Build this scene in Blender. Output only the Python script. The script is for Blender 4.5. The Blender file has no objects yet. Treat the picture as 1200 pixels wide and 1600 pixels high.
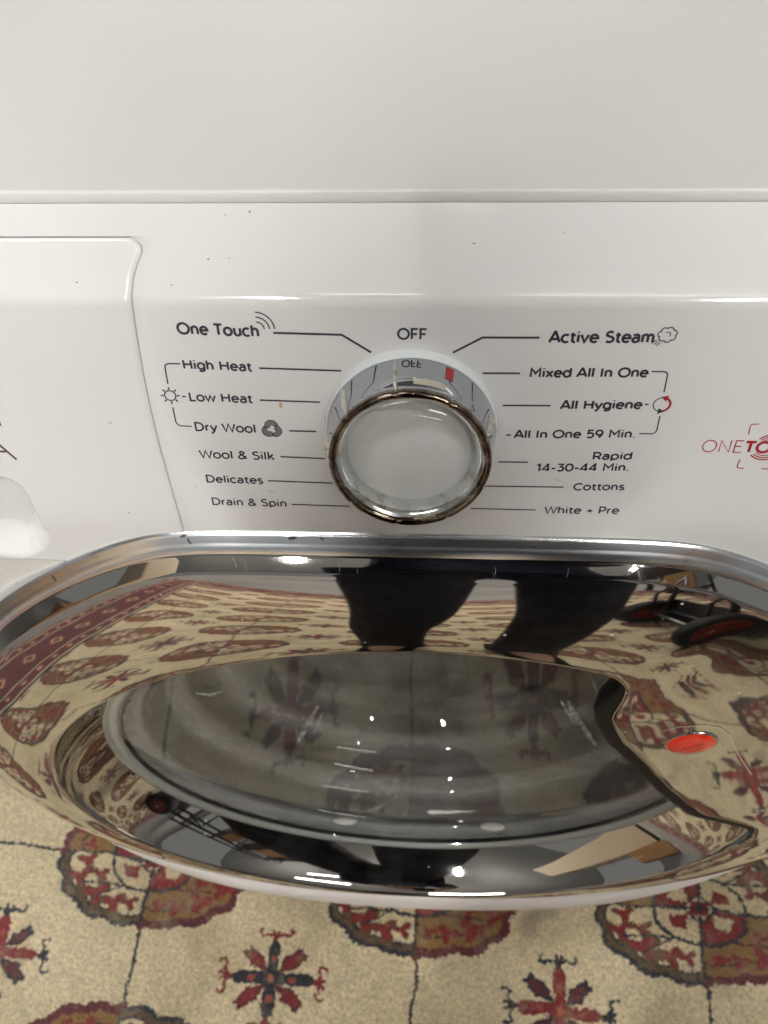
import bpy, bmesh, math, random
import numpy as np
from math import radians, sin, cos, tan, pi, atan2, hypot, sqrt
from mathutils import Vector, Matrix

random.seed(7)
rng = np.random.default_rng(7)
SC = bpy.context.scene
COL = SC.collection

# ------------------------------------------------------------------ camera
CAMLOC = Vector((0.0, -0.17, 0.9795))
PITCH, YAW, ROLL = radians(60), radians(6), radians(4.15)
FPX = 1202.0                                   # focal length in photograph pixels (1600 high)
fh = Vector((-sin(YAW), cos(YAW), 0)); rt = Vector((cos(YAW), sin(YAW), 0)); zz = Vector((0, 0, 1))
FW = fh * cos(PITCH) - zz * sin(PITCH); UP0 = fh * sin(PITCH) + zz * cos(PITCH)
RT = rt * cos(ROLL) - UP0 * sin(ROLL); UP = UP0 * cos(ROLL) + rt * sin(ROLL)
cd = bpy.data.cameras.new("camera"); cam = bpy.data.objects.new("camera", cd); COL.objects.link(cam)
M = Matrix((RT, UP, -FW)).transposed().to_4x4(); M.translation = CAMLOC
cam.matrix_world = M
cd.sensor_fit = 'VERTICAL'; cd.sensor_height = 36; cd.lens = 36 * FPX / 1600.0
cd.clip_start = 0.005; cd.clip_end = 60
cd.dof.use_dof = True; cd.dof.focus_distance = 0.25; cd.dof.aperture_fstop = 20.0
SC.camera = cam

# ------------------------------------------------------------------ world, exposure
w = bpy.data.worlds.new("World"); SC.world = w; w.use_nodes = True
w.node_tree.nodes["Background"].inputs[0].default_value = (0.88, 0.89, 0.90, 1)
w.node_tree.nodes["Background"].inputs[1].default_value = 0.27
SC.view_settings.view_transform = 'Standard'; SC.view_settings.look = 'None'
SC.view_settings.exposure = 0.05; SC.view_settings.gamma = 1
SC.cycles.max_bounces = 10; SC.cycles.glossy_bounces = 7; SC.cycles.transparent_max_bounces = 16
SC.cycles.sample_clamp_indirect = 6.0
LAMP = 1.0

# ------------------------------------------------------------------ materials
def new_mat(name):
    m = bpy.data.materials.new(name); m.use_nodes = True
    return m, m.node_tree.nodes, m.node_tree.links, m.node_tree.nodes['Principled BSDF']

def noise(N, L, scale, detail=2, rough=.5, co=None, typ='Object'):
    n = N.new('ShaderNodeTexNoise'); n.inputs['Scale'].default_value = scale
    n.inputs['Detail'].default_value = detail; n.inputs['Roughness'].default_value = rough
    if co is None:
        co = N.new('ShaderNodeTexCoord').outputs[typ]
    L.new(co, n.inputs['Vector'])
    return n.outputs['Fac']

def ramp(N, L, fac, stops):
    r = N.new('ShaderNodeValToRGB'); L.new(fac, r.inputs[0])
    e = r.color_ramp.elements
    while len(e) < len(stops): e.new(.5)
    for k, (p, c) in enumerate(stops):
        e[k].position = p; e[k].color = (*c, 1) if len(c) == 3 else c
    return r.outputs[0]

def bump(N, L, b, h, strength, dist):
    n = N.new('ShaderNodeBump'); n.inputs['Strength'].default_value = strength; n.inputs['Distance'].default_value = dist
    L.new(h, n.inputs['Height']); L.new(n.outputs[0], b.inputs['Normal'])
    return n

def mixc(N, L, fac, a, b):
    m = N.new('ShaderNodeMix'); m.data_type = 'RGBA'
    if isinstance(fac, float): m.inputs[0].default_value = fac
    else: L.new(fac, m.inputs[0])
    for i, c in ((6, a), (7, b)):
        if isinstance(c, tuple): m.inputs[i].default_value = (*c, 1)
        else: L.new(c, m.inputs[i])
    return m.outputs[2]

def plain(name, col, rough=.5, metal=0., coat=0., **kw):
    m, N, L, b = new_mat(name)
    b.inputs['Base Color'].default_value = (*col, 1); b.inputs['Roughness'].default_value = rough
    b.inputs['Metallic'].default_value = metal; b.inputs['Coat Weight'].default_value = coat
    for k, v in kw.items(): b.inputs[k].default_value = v
    return m

def white_plastic(name, col, rough, speck=.5, peel=0., peel_scale=900, tint=(.66, .64, .60)):
    m, N, L, b = new_mat(name)
    tc = N.new('ShaderNodeTexCoord').outputs['Object']
    n1 = noise(N, L, 7, 4, .6, tc)
    f1 = ramp(N, L, n1, [(.42, (0, 0, 0)), (.75, (.35, .35, .35))])
    base = mixc(N, L, f1, col, tint)
    v = N.new('ShaderNodeTexVoronoi'); v.inputs['Scale'].default_value = 62; L.new(tc, v.inputs['Vector'])
    gate = N.new('ShaderNodeSeparateColor'); L.new(v.outputs['Color'], gate.inputs[0])
    g = N.new('ShaderNodeMath'); g.operation = 'LESS_THAN'; g.inputs[1].default_value = .22 * speck; L.new(gate.outputs[0], g.inputs[0])
    # speck radius varies per cell
    rr = N.new('ShaderNodeMath'); rr.operation = 'MULTIPLY'; rr.inputs[1].default_value = .034; L.new(gate.outputs[1], rr.inputs[0])
    d = N.new('ShaderNodeMath'); d.operation = 'LESS_THAN'; L.new(v.outputs['Distance'], d.inputs[0]); L.new(rr.outputs[0], d.inputs[1])
    mm = N.new('ShaderNodeMath'); mm.operation = 'MULTIPLY'; L.new(g.outputs[0], mm.inputs[0]); L.new(d.outputs[0], mm.inputs[1])
    m2 = N.new('ShaderNodeMath'); m2.operation = 'MULTIPLY'; m2.inputs[1].default_value = .75; L.new(mm.outputs[0], m2.inputs[0])
    L.new(mixc(N, L, m2.outputs[0], base, (.18, .14, .11)), b.inputs['Base Color'])
    b.inputs['Roughness'].default_value = rough
    rr2 = ramp(N, L, noise(N, L, 23, 5, .6, tc), [(.35, (rough,) * 3), (.7, (rough + .08,) * 3)])
    L.new(rr2, b.inputs['Roughness'])
    if peel:
        bump(N, L, b, noise(N, L, peel_scale, 3, .6, tc), peel, .0004)
    return m

def chrome(name, col=(.80, .81, .83), rough=.025, grime=.0, wob=.02, tint=(.16, .10, .05), scale=40, dust=0.):
    m, N, L, b = new_mat(name)
    b.inputs['Metallic'].default_value = 1
    tc = N.new('ShaderNodeTexCoord').outputs['Object']
    n1 = noise(N, L, scale, 6, .65, tc)
    L.new(ramp(N, L, n1, [(.35, (rough,) * 3), (.62, (rough + .02,) * 3), (.8, (rough + .10,) * 3)]), b.inputs['Roughness'])
    if grime > 0:
        n2 = noise(N, L, scale * 1.7, 7, .7, tc)
        f = ramp(N, L, n2, [(.60 - .25 * grime, (0, 0, 0)), (.78 - .2 * grime, (1, 1, 1))])
        L.new(mixc(N, L, f, col, tint), b.inputs['Base Color'])
    else:
        b.inputs['Base Color'].default_value = (*col, 1)
    if dust:
        v = N.new('ShaderNodeTexVoronoi'); v.inputs['Scale'].default_value = 130; L.new(tc, v.inputs['Vector'])
        sp_ = N.new('ShaderNodeSeparateColor'); L.new(v.outputs['Color'], sp_.inputs[0])
        r1 = N.new('ShaderNodeMath'); r1.operation = 'MULTIPLY'; r1.inputs[1].default_value = .11 * dust; L.new(sp_.outputs[1], r1.inputs[0])
        c1 = N.new('ShaderNodeMath'); c1.operation = 'GREATER_THAN'; L.new(v.outputs['Distance'], c1.inputs[0]); L.new(r1.outputs[0], c1.inputs[1])
        c2 = N.new('ShaderNodeMath'); c2.operation = 'GREATER_THAN'; c2.inputs[1].default_value = .30; L.new(sp_.outputs[0], c2.inputs[0])
        mx_ = N.new('ShaderNodeMath'); mx_.operation = 'MAXIMUM'; L.new(c1.outputs[0], mx_.inputs[0]); L.new(c2.outputs[0], mx_.inputs[1])
        film = ramp(N, L, noise(N, L, 17, 7, .7, tc), [(.50, (1, 1, 1)), (.80, (.955, .955, .955))])
        m3 = N.new('ShaderNodeMath'); m3.operation = 'MULTIPLY'; L.new(mx_.outputs[0], m3.inputs[0]); L.new(film, m3.inputs[1])
        L.new(m3.outputs[0], b.inputs['Metallic'])
    bump(N, L, b, noise(N, L, 9, 2, .5, tc), wob, .01)
    return m

def lensy(name, tint=(.93, .95, .94), ior=1.5, rough=.0, streaks=0., lit_bands=None):
    """clear sheet: transparent body with mirror-like Fresnel reflection"""
    m = bpy.data.materials.new(name); m.use_nodes = True
    N, L = m.node_tree.nodes, m.node_tree.links
    N.clear(); out = N.new('ShaderNodeOutputMaterial')
    t = N.new('ShaderNodeBsdfTransparent'); t.inputs[0].default_value = (*tint, 1)
    g = N.new('ShaderNodeBsdfGlossy'); g.inputs['Roughness'].default_value = rough
    fr = N.new('ShaderNodeFresnel'); ge = N.new('ShaderNodeNewGeometry')
    mr = N.new('ShaderNodeMapRange'); L.new(ge.outputs['Backfacing'], mr.inputs[0]); mr.inputs[3].default_value = ior; mr.inputs[4].default_value = 1 / ior
    L.new(mr.outputs[0], fr.inputs[0])
    mx = N.new('ShaderNodeMixShader'); L.new(fr.outputs[0], mx.inputs[0]); L.new(t.outputs[0], mx.inputs[1]); L.new(g.outputs[0], mx.inputs[2])
    last = mx.outputs[0]
    if streaks:
        tc = N.new('ShaderNodeTexCoord').outputs['Object']
        mp = N.new('ShaderNodeMapping'); mp.inputs['Scale'].default_value = (1, 6, 1); L.new(tc, mp.inputs[0])
        f = ramp(N, L, noise(N, L, 14, 6, .7, mp.outputs[0]), [(.45, (0, 0, 0)), (.85, (streaks,) * 3)])
        d = N.new('ShaderNodeBsdfDiffuse'); d.inputs[0].default_value = (.70, .70, .68, 1)
        if lit_bands:
            vm = N.new('ShaderNodeVectorMath'); vm.operation = 'DOT_PRODUCT'; vm.inputs[1].default_value = lit_bands[0]; L.new(tc, vm.inputs[0])
            mr2 = N.new('ShaderNodeMapRange'); L.new(vm.outputs['Value'], mr2.inputs[0]); mr2.inputs[1].default_value = lit_bands[1]; mr2.inputs[2].default_value = lit_bands[2]
            fb = ramp(N, L, mr2.outputs[0], lit_bands[3]); ad_ = N.new('ShaderNodeMath'); ad_.operation = 'MULTIPLY_ADD'; L.new(f, ad_.inputs[0]); ad_.inputs[1].default_value = .8; L.new(fb, ad_.inputs[2]); f = ad_.outputs[0]
        m2 = N.new('ShaderNodeMixShader'); L.new(f, m2.inputs[0]); L.new(last, m2.inputs[1]); L.new(d.outputs[0], m2.inputs[2])
        last = m2.outputs[0]
    L.new(last, out.inputs[0])
    return m

MT = {}
MT['panel'] = white_plastic('panel_gloss_white', (.745, .742, .732), .055, .55)
MT['fascia'] = MT['panel']
MT['top'] = white_plastic('worktop_textured_white', (.715, .710, .692), .36, .45, .35, 700)
MT['cab'] = white_plastic('cabinet_enamel', (.80, .77, .73), .22, .3)
MT['rim'] = white_plastic('door_rim_white', (.74, .70, .68), .30, .2)
MT['chrome'] = chrome('bezel_chrome', (.53, .51, .48), .020, 0, .09, dust=1.)
MT['chrome_edge'] = chrome('edge_chrome', (.90, .93, .96), .20, .22, .05, (.42, .36, .28), 18)
MT['chrome_knob'] = chrome('knob_chrome', (.50, .53, .57), .02, 0, .05)
MT['ring_chrome'] = chrome('worn_ring_chrome', (.34, .28, .22), .06, .85, .12, (.060, .036, .020), 90)
MT['rib'] = chrome('rib_chrome', (.86, .84, .78), .30, .5, .05, (.45, .40, .30), 160)
MT['cup'] = chrome('silvered_cup', (.80, .83, .83), .16, .35, .45, (.30, .30, .24), 120)
MT['disc'] = plain('dial_disc', (.88, .88, .87), .4)
MT['knob_base'] = plain('dial_base_ring', (.74, .78, .78), .25)
MT['dome'] = lensy('clear_dome', (.97, .98, .98), 1.5)
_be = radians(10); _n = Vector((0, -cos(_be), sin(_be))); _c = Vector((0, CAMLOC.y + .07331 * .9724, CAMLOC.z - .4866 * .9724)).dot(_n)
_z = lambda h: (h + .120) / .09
MT['glass'] = lensy('door_glass', (.80, .80, .79), 1.6, .02, .30, (tuple(_n), _c - .120 * .9724, _c - .030 * .9724,  # lighter bands by depth: light caught on the moulded steps, put into the colour
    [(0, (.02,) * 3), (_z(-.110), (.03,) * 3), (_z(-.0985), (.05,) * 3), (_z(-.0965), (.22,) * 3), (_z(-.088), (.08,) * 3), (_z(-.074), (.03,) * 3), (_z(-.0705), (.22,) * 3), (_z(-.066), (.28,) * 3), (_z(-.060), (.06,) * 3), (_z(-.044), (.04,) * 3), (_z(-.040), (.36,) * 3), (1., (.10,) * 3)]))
MT['front_glass'] = lensy('front_glass', (.86, .86, .84), 1.6, .0, .10)
MT['glass_rim'] = plain('glass_rim', (.22, .23, .21), .08, 0, 1.)
MT['ink'] = plain('ink_dark', (.026, .026, .042), .45)
MT['ink_red'] = plain('ink_red', (.36, .012, .02), .45)
MT['red'] = plain('red_paint', (.33, .012, .012), .3)
MT['badge'] = plain('badge_red', (.85, .035, .012), .18, 0, .6)
MT['badge_ink'] = plain('badge_ink', (.55, .02, .012), .3)
MT['black'] = plain('black_plastic', (.008, .0075, .007), .50, **{'Specular IOR Level': .2})
MT['gap'] = plain('seam_shade', (.24, .20, .17), .8)
MT['gasket'] = plain('grey_rubber', (.09, .09, .088), .45)
MT['drum'] = plain('drum_steel', (.16, .155, .15), .34, .7)
MT['stain'] = plain('dried_drip', (.60, .44, .24), .2, 0, .5)
MT['rust'] = plain('rust_grime', (.10, .075, .055), .7)
MT['pink_scuff'] = plain('scuff', (.66, .56, .50), .5)

# ------------------------------------------------------------------ mesh helpers
def link(name, verts, faces, mat, parent=None, smooth=True, label=None):
    me = bpy.data.meshes.new(name); me.from_pydata([tuple(v) for v in verts], [], faces)
    me.validate()
    if smooth: me.polygons.foreach_set('use_smooth', [True] * len(me.polygons))
    me.materials.append(mat)
    o = bpy.data.objects.new(name, me); COL.objects.link(o)
    if parent is not None: o.parent = parent
    if label: o['label'] = label
    return o

def link_bm(name, bm, mat, parent=None, smooth=True, label=None):
    me = bpy.data.meshes.new(name); bm.normal_update(); bm.to_mesh(me); bm.free()
    if smooth: me.polygons.foreach_set('use_smooth', [True] * len(me.polygons))
    me.materials.append(mat)
    o = bpy.data.objects.new(name, me); COL.objects.link(o)
    if parent is not None: o.parent = parent
    if label: o['label'] = label
    return o

def empty(name, loc=(0, 0, 0), label=None, cat=None, group=None, kind=None):
    o = bpy.data.objects.new(name, None); COL.objects.link(o); o.location = loc
    if label: o['label'] = label
    if cat: o['category'] = cat
    if group: o['group'] = group
    if kind: o['kind'] = kind
    o.empty_display_size = .05
    return o

def loft(loops, closed=True, cap0=False, cap1=False):
    n = len(loops[0]); V = [p for lp in loops for p in lp]; F = []
    for i in range(len(loops) - 1):
        a, b = i * n, (i + 1) * n
        for j in range(n if closed else n - 1):
            k = (j + 1) % n
            F.append((a + j, a + k, b + k, b + j))
    if cap0: F.append(tuple(reversed(range(n))))
    if cap1: F.append(tuple(range((len(loops) - 1) * n, len(loops) * n)))
    return V, F

def box_bm(bm, lo, hi, bev=0.):
    r = bmesh.ops.create_cube(bm, size=1)
    for v in r['verts']:
        v.co = Vector([lo[i] + (v.co[i] + .5) * (hi[i] - lo[i]) for i in range(3)])
    if bev:
        es = {e for v in r['verts'] for e in v.link_edges}
        bmesh.ops.bevel(bm, geom=list(es), offset=bev, segments=2, affect='EDGES', profile=.6)

def tube_bm(bm, pts, rad, seg=12):
    pts = [Vector(p) for p in pts]; loops = []
    if not hasattr(rad, '__len__'): rad = [rad] * len(pts)
    prev = None
    for i, p in enumerate(pts):
        t = (pts[min(i + 1, len(pts) - 1)] - pts[max(i - 1, 0)]).normalized()
        a = prev if prev is not None else (Vector((0, 0, 1)) if abs(t.z) < .9 else Vector((1, 0, 0)))
        u = (a - t * a.dot(t)).normalized(); v = t.cross(u); prev = u
        loops.append([bm.verts.new(p + (u * cos(2 * pi * k / seg) + v * sin(2 * pi * k / seg)) * rad[i]) for k in range(seg)])
    for a, b in zip(loops, loops[1:]):
        for k in range(seg):
            bm.faces.new((a[k], a[(k + 1) % seg], b[(k + 1) % seg], b[k]))
    bm.faces.new(list(reversed(loops[0]))); bm.faces.new(loops[-1])

# ------------------------------------------------------------------ machine profile (F = forward of the camera, D = below it)
def W(x, F, D):                                 # camera-relative machine axes -> world
    return Vector((x, CAMLOC.y + F, CAMLOC.z - D))

AL = radians(21)
kn_c = Vector((-.00458, .12563, .18970))        # knob face centre (x, F, D)
PN = Vector((0, -cos(AL), -sin(AL)))            # panel normal in (x,F,D): D grows downward
PD = Vector((0, -sin(AL), cos(AL)))             # panel "down"
KS = .9724                                      # door and fascia were measured on a plane a little further off
kb = kn_c - PN * .0192                          # dial foot on the panel
crease = Vector((0, .1635, .1622)) * KS
crease = crease - PN * ((crease - kb).dot(PN))
foot = kb + PD * .0640
prof = []
TF = radians(50)                                # lean of the upper fascia
FDIR = Vector((0, sin(TF), -cos(TF)))           # up along the fascia
tt_ = (crease.z - .787 * crease.y) / (cos(TF) + .787 * sin(TF))
P0 = crease + FDIR * tt_; P1 = crease + FDIR * .0022; P2 = crease + PD * .0022
for i in range(14): prof.append(((P0 + (P1 - P0) * (i / 13)).y, (P0 + (P1 - P0) * (i / 13)).z))
for i in range(1, 12):
    t = i / 12; a = P1 * (1 - t) ** 2 + crease * (2 * t * (1 - t)) + P2 * t * t; prof.append((a.y, a.z))
def lerp(a, b, t): return tuple(a[i] + (b[i] - a[i]) * t for i in range(len(a)))
q_ = Vector(P2); s_tot = (kb - P2).dot(PD) + .0655; nst = 90     # below the dial the panel eases to the lean of the door
for i in range(nst + 1):
    prof.append((q_.y, q_.z))
    sd = (q_ - kb).dot(PD); t = max(0., min(1., (sd - .030) / .020)); lean = AL + (radians(10) - AL) * t * t * (3 - 2 * t)
    q_ = q_ + Vector((0, -sin(lean), cos(lean))) * (s_tot / nst)
foot = Vector((0, prof[-1][0], prof[-1][1]))
prof = np.array(prof)
seg = np.hypot(*np.diff(prof, axis=0).T); S = np.concatenate([[0], np.cumsum(seg)]); SL = S[-1]

def surf(x, s):
    return float(x), float(np.interp(s, S, prof[:, 0])), float(np.interp(s, S, prof[:, 1]))

def surf_n(s):
    e = 2e-4; a = surf(0, max(0, s - e)); b = surf(0, min(SL, s + e))
    dF, dD = b[1] - a[1], b[2] - a[2]; l = hypot(dF, dD)
    return Vector((0, -dD / l, dF / l))          # outward in (x,F,D)

def pix_ray(px, py):
    v = RT * ((px - 600) / FPX) + UP * ((800 - py) / FPX) + FW
    return v.x, v.y, -v.z                       # (x, F, D)

def on_panel(px, py):
    """where a line of sight of the photograph meets the extruded panel: (x, s)"""
    x, F, D = pix_ray(px, py)
    c = prof[:, 0] * D - prof[:, 1] * F         # sign change where the ray crosses the profile
    k = np.where(np.sign(c[:-1]) != np.sign(c[1:]))[0]
    if len(k) == 0: k = [0 if abs(c[0]) < abs(c[-1]) else len(c) - 2]
    k = k[0]; t = c[k] / (c[k] - c[k + 1])
    p = prof[k] + (prof[k + 1] - prof[k]) * t
    s = S[k] + t * seg[k]
    return x * p[0] / F, s

# ------------------------------------------------------------------ washing machine
machine = empty('washing_machine', (0, 0, 0), 'white front-loading washing machine with chrome dial and big round chrome door', 'washing machine')
X0, X1 = -.302, .302

# seam of the detergent drawer: (x, s) down the panel
seam_px = [(200, 370), (207, 371.5), (214, 375.5), (219, 380.5), (222.5, 387), (222, 393), (219, 401), (214, 414), (209, 430), (206.5, 446), (205.7, 460), (206.5, 474),
           (210, 500), (215.5, 535), (224, 585), (235, 638), (250, 700), (267, 760), (280, 804), (290, 836), (305, 880)]
sp = np.array([on_panel(*p) for p in seam_px])
o_ = np.argsort(sp[:, 1]); sp = sp[o_]
sT = float(sp[0, 1])
def seam(s): return float(np.interp(s, sp[:, 1], sp[:, 0]))
GAP = .00015

def shape_recess(x, s):
    """depth of the finger pocket in the drawer front"""
    return 0.

# finger pocket outline, from the photograph
pk_px = [(-75, 744), (0, 744), (20, 750), (38, 762), (48, 778), (62, 806), (76, 832), (77, 845), (68, 859), (52, 868), (35, 871), (0, 867), (-75, 866)]
pk = np.array([on_panel(*p) for p in pk_px])
def sdf_poly(P, x, y):
    a = P; b = np.roll(P, -1, axis=0)
    best = 1e9; inside = False
    for (x0, y0), (x1, y1) in zip(a, b):
        dx, dy = x1 - x0, y1 - y0
        t = max(0, min(1, ((x - x0) * dx + (y - y0) * dy) / (dx * dx + dy * dy + 1e-18)))
        best = min(best, hypot(x - x0 - t * dx, y - y0 - t * dy))
        if (y0 > y) != (y1 > y) and x < x0 + (y - y0) / (y1 - y0) * dx: inside = not inside
    return -best if inside else best
sk0 = pk[:, 1].min(); sk1 = pk[:, 1].max()
def pocket(x, s):
    if x > pk[:, 0].max() + .002 or x < pk[:, 0].min() - .002 or s < sk0 - .002 or s > sk1 + .002: return 0.
    d = sdf_poly(pk, x, s)
    if d > .0006: return 0.
    t = min(1, max(0, (.0006 - d) / .0100)); t = t * t * (3 - 2 * t)
    # deeper towards the top, running out in a scoop at the foot
    return -t * .0105

def patch(V, F, xs_of, ss, nx, disp=None, roll=(0, 0, 0, 0), fine=None):
    """grid over the panel surface; roll=(left,right,top,bottom) edges turned inwards"""
    base = len(V)
    us = list(np.linspace(0, 1, nx)) if fine is None else fine
    rows = []
    e1, e2 = .00018, .0016
    sl = list(ss)
    rowspec = [(s, 0.) for s in sl]
    if roll[2]: rowspec = [(sl[0], e2), (sl[0], e1)] + [(sl[0] + e1 * 1.0, 0.)] + [(s, 0.) for s in sl[1:]]
    if roll[3]: rowspec = rowspec[:-1] + [(sl[-1] - e1, 0.), (sl[-1], e1), (sl[-1], e2)]
    for s, dep in rowspec:
        xa, xb = xs_of(s); row = []
        cols = [(xa + (xb - xa) * u, 0.) for u in us]
        if roll[0]: cols = [(xa, e2), (xa, e1), (xa + e1, 0.)] + cols[1:]
        if roll[1]: cols = cols[:-1] + [(xb - e1, 0.), (xb, e1), (xb, e2)]
        n = surf_n(s)
        for x, dc in cols:
            q = Vector(surf(x, s))
            h = -max(dep, dc) + (disp(x, s) if disp else 0.)
            q = q + n * h
            row.append(len(V)); V.append(W(*q))
        rows.append(row)
    for a, b in zip(rows, rows[1:]):
        for k in range(len(a) - 1): F.append((a[k], b[k], b[k + 1], a[k + 1]))

def s_samples(s0, s1):
    ss = [s for s in S if s0 + 3e-4 < s < s1 - 3e-4]
    return [s0] + ss + [s1]

V, F = [], []
patch(V, F, lambda s: (X0, X1), s_samples(0, sT - GAP), 40, roll=(0, 0, 0, 0))
# lower rim of the strip above the drawer
s0 = sT - GAP
n = surf_n(s0)
b = len(V)
xs_ = np.linspace(X0, seam(sT) - .0005, 12)
for x in xs_:
    q = Vector(surf(x, s0)); V.append(W(*q)); V.append(W(*(q + Vector((0, 0, .00012)) - n * .00025))); V.append(W(*(q - n * .0016)))
for k in range(11):
    for j in (0, 1): F.append((b + 3 * k + j, b + 3 * k + j + 1, b + 3 * k + 4 + j, b + 3 * k + 3 + j))
patch(V, F, lambda s: (seam(s) + GAP, X1), [sT - GAP] + s_samples(sT + .0002, SL)[0:], 70, roll=(1, 0, 0, 1))
panel = link('control_panel', V, F, MT['panel'], machine)

V, F = [], []
sa = s_samples(sT + GAP, SL)
dense = [s for s in np.arange(sk0 - .001, sk1 + .001, .0006)]
sa = sorted(set([round(s, 6) for s in sa if not (sk0 - .0012 < s < sk1 + .0012)] + [round(s, 6) for s in dense if s < SL - .0008]))
xk = pk[:, 0].max()
u0 = np.linspace(0, 1, 8)
def xs_drawer(s): return (X0, seam(s) - GAP)
# columns: coarse, fine over the pocket, coarse
xa_, xb_ = X0, seam(SL * .8)
fr = lambda x: (x - xa_) / (xb_ - xa_)
fine = sorted(set([round(float(u), 5) for u in np.linspace(0, fr(pk[:, 0].min() - .002), 8)] +
                  [round(float(u), 5) for u in np.linspace(fr(pk[:, 0].min() - .002), fr(xk + .004), 120)] +
                  [round(float(u), 5) for u in np.linspace(fr(xk + .004), 1, 22)]))
patch(V, F, xs_drawer, sa, 0, disp=pocket, roll=(0, 1, 1, 1), fine=fine)
drawer = link('detergent_drawer', V, F, MT['panel'], machine)
# dark backing just behind the panel so that the seam reads as a gap
bk = []
for s in np.linspace(0.002, SL - .001, 40):
    q = Vector(surf(0, s)) - surf_n(s) * .0022
    bk.append((q.y, q.z))
loops = [[W(x, a, b_) for a, b_ in bk] for x in (seam(SL * .5) - .03, seam(SL * .5) + .05)]
Vb, Fb = loft(loops, closed=False)
link('panel_backing', Vb, Fb, MT['gap'], machine)
xb1 = seam(sT) ; loops = [[W(x, a, b_) for a, b_ in bk[:12]] for x in (X0, xb1)]
Vb, Fb = loft(loops, closed=False)
link('panel_backing', Vb, Fb, MT['gap'], machine)

# worktop with a rounded front edge
bm = bmesh.new()
tF, tD = P0.y, P0.z                              # top of the fascia
LIPF = .0014                                     # the lip leans back
wt = .7646 * (tF + LIPF)                        # worktop surface
wp = [(tF + .004, tD + .0004), (tF + .0006, tD + .0003), (tF + .00012, tD + .00004), (tF + .0001, tD - .0002), (tF + LIPF - .0003, wt + .0005), (tF + LIPF - .0001, wt + .0002), (tF + LIPF + .0002, wt + .00005), (tF + LIPF + .0007, wt), (.70, wt), (.70, tD + .01), (tF + .003, tD + .01), (tF + .004, tD + .0004)]
loops = [[W(x, a, b_) for a, b_ in wp] for x in (X0, X1)]
# more rows so that normals stay clean
V, F = loft(loops, closed=False)
worktop = link('worktop', V, F, MT['top'], machine, smooth=False)
for p in worktop.data.polygons: p.use_smooth = len(p.vertices) == 4 and p.area < .004
# cabinet: front sheet, sides, back, plinth
CF = foot.y + .0006                                       # cabinet front (F)
D0 = foot.z + .0002
bm = bmesh.new()
xl, xr, dt, db = X0 + .001, X1 - .001, D0, .955
for lo, hi in ((W(xl, CF + .56, db), W(xl + .0015, CF + .0005, dt)), (W(xr - .0015, CF + .56, db), W(xr, CF + .0005, dt)), (W(xl, CF + .56, db), W(xr, CF + .5585, dt)), (W(xl, CF + .56, db), W(xr, CF + .0005, db - .0015)),
               (W(xl, CF + .558, D0), W(xr, .196, tD + .009))):
    box_bm(bm, [min(p, q) for p, q in zip(lo, hi)], [max(p, q) for p, q in zip(lo, hi)])
cab = link_bm('cabinet', bm, MT['cab'], machine, smooth=False)
bm = bmesh.new(); box_bm(bm, W(X0 + .01, CF + .02, .9795), W(X1 - .01, CF + .55, .9555)); link_bm('plinth', bm, MT['black'], machine, smooth=False)
# cheeks that close the panel's ends
for x, sgn in ((X0, -1), (X1, 1)):
    V = [W(x, a, b_) for a, b_ in prof] ; c = len(V); V += [W(x, .197, prof[0][1]), W(x, .197, foot.z)]; V[-2] = W(x, .197, prof[0][1])
    link('end_cheek', V, [tuple(range(c)) + (c + 1, c)], MT['panel'], machine, smooth=False)

# ------------------------------------------------------------------ lettering: a small monoline alphabet
def arc(cx, cy, rx, ry, a0, a1, n=14):
    return [(cx + rx * cos(radians(a0 + (a1 - a0) * i / n)), cy + ry * sin(radians(a0 + (a1 - a0) * i / n))) for i in range(n + 1)]
XH = .72
G = {}
def g(ch, adv, *st): G[ch] = (adv, st)
r_ = .31; cy_ = .33
def bowl(cx=.33, a0=0, a1=360): return arc(cx, XH / 2, .28, XH / 2 - .0, a0, a1, 24)
g(' ', .34)
g('A', .80, [(.02, 0), (.37, 1), (.43, 1), (.78, 0)], [(.15, .30), (.65, .30)])
g('C', .82, arc(.47, .5, .41, .5, 48, 312, 26))
g('D', .86, [(.12, 0), (.12, 1), (.36, 1)] + arc(.36, .5, .42, .5, 90, -90, 18) + [(.12, 0)])
g('E', .66, [(.60, 0), (.12, 0), (.12, 1), (.60, 1)], [(.12, .52), (.54, .52)])
g('F', .64, [(.12, 0), (.12, 1), (.60, 1)], [(.12, .50), (.54, .50)])
g('H', .86, [(.12, 0), (.12, 1)], [(.74, 0), (.74, 1)], [(.12, .52), (.74, .52)])
g('I', .28, [(.14, 0), (.14, 1)])
g('L', .62, [(.12, 1), (.12, 0), (.58, 0)])
g('M', .98, [(.12, 0), (.12, 1), (.49, .42), (.86, 1), (.86, 0)])
g('N', .88, [(.12, 0), (.12, 1), (.76, 0), (.76, 1)])
g('O', .98, arc(.49, .5, .43, .5, 90, 450, 34))
g('P', .70, [(.12, 0), (.12, 1), (.38, 1)] + arc(.38, .70, .25, .30, 90, -90, 12) + [(.12, .40)])
g('R', .74, [(.12, 0), (.12, 1), (.40, 1)] + arc(.40, .71, .24, .29, 90, -90, 12) + [(.12, .42)], [(.40, .42), (.68, 0)])
g('S', .68, arc(.35, .745, .245, .255, 38, 205, 14) + arc(.34, .26, .27, .26, 75, -145, 16)[0:])
g('T', .68, [(.02, 1), (.66, 1)], [(.34, 1), (.34, 0)])
g('U', .84, [(.12, 1), (.12, .36)] + arc(.42, .33, .30, .33, 180, 360, 16) + [(.72, 1)])
g('W', 1.14, [(.02, 1), (.30, 0), (.57, .98), (.84, 0), (1.12, 1)])
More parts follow.
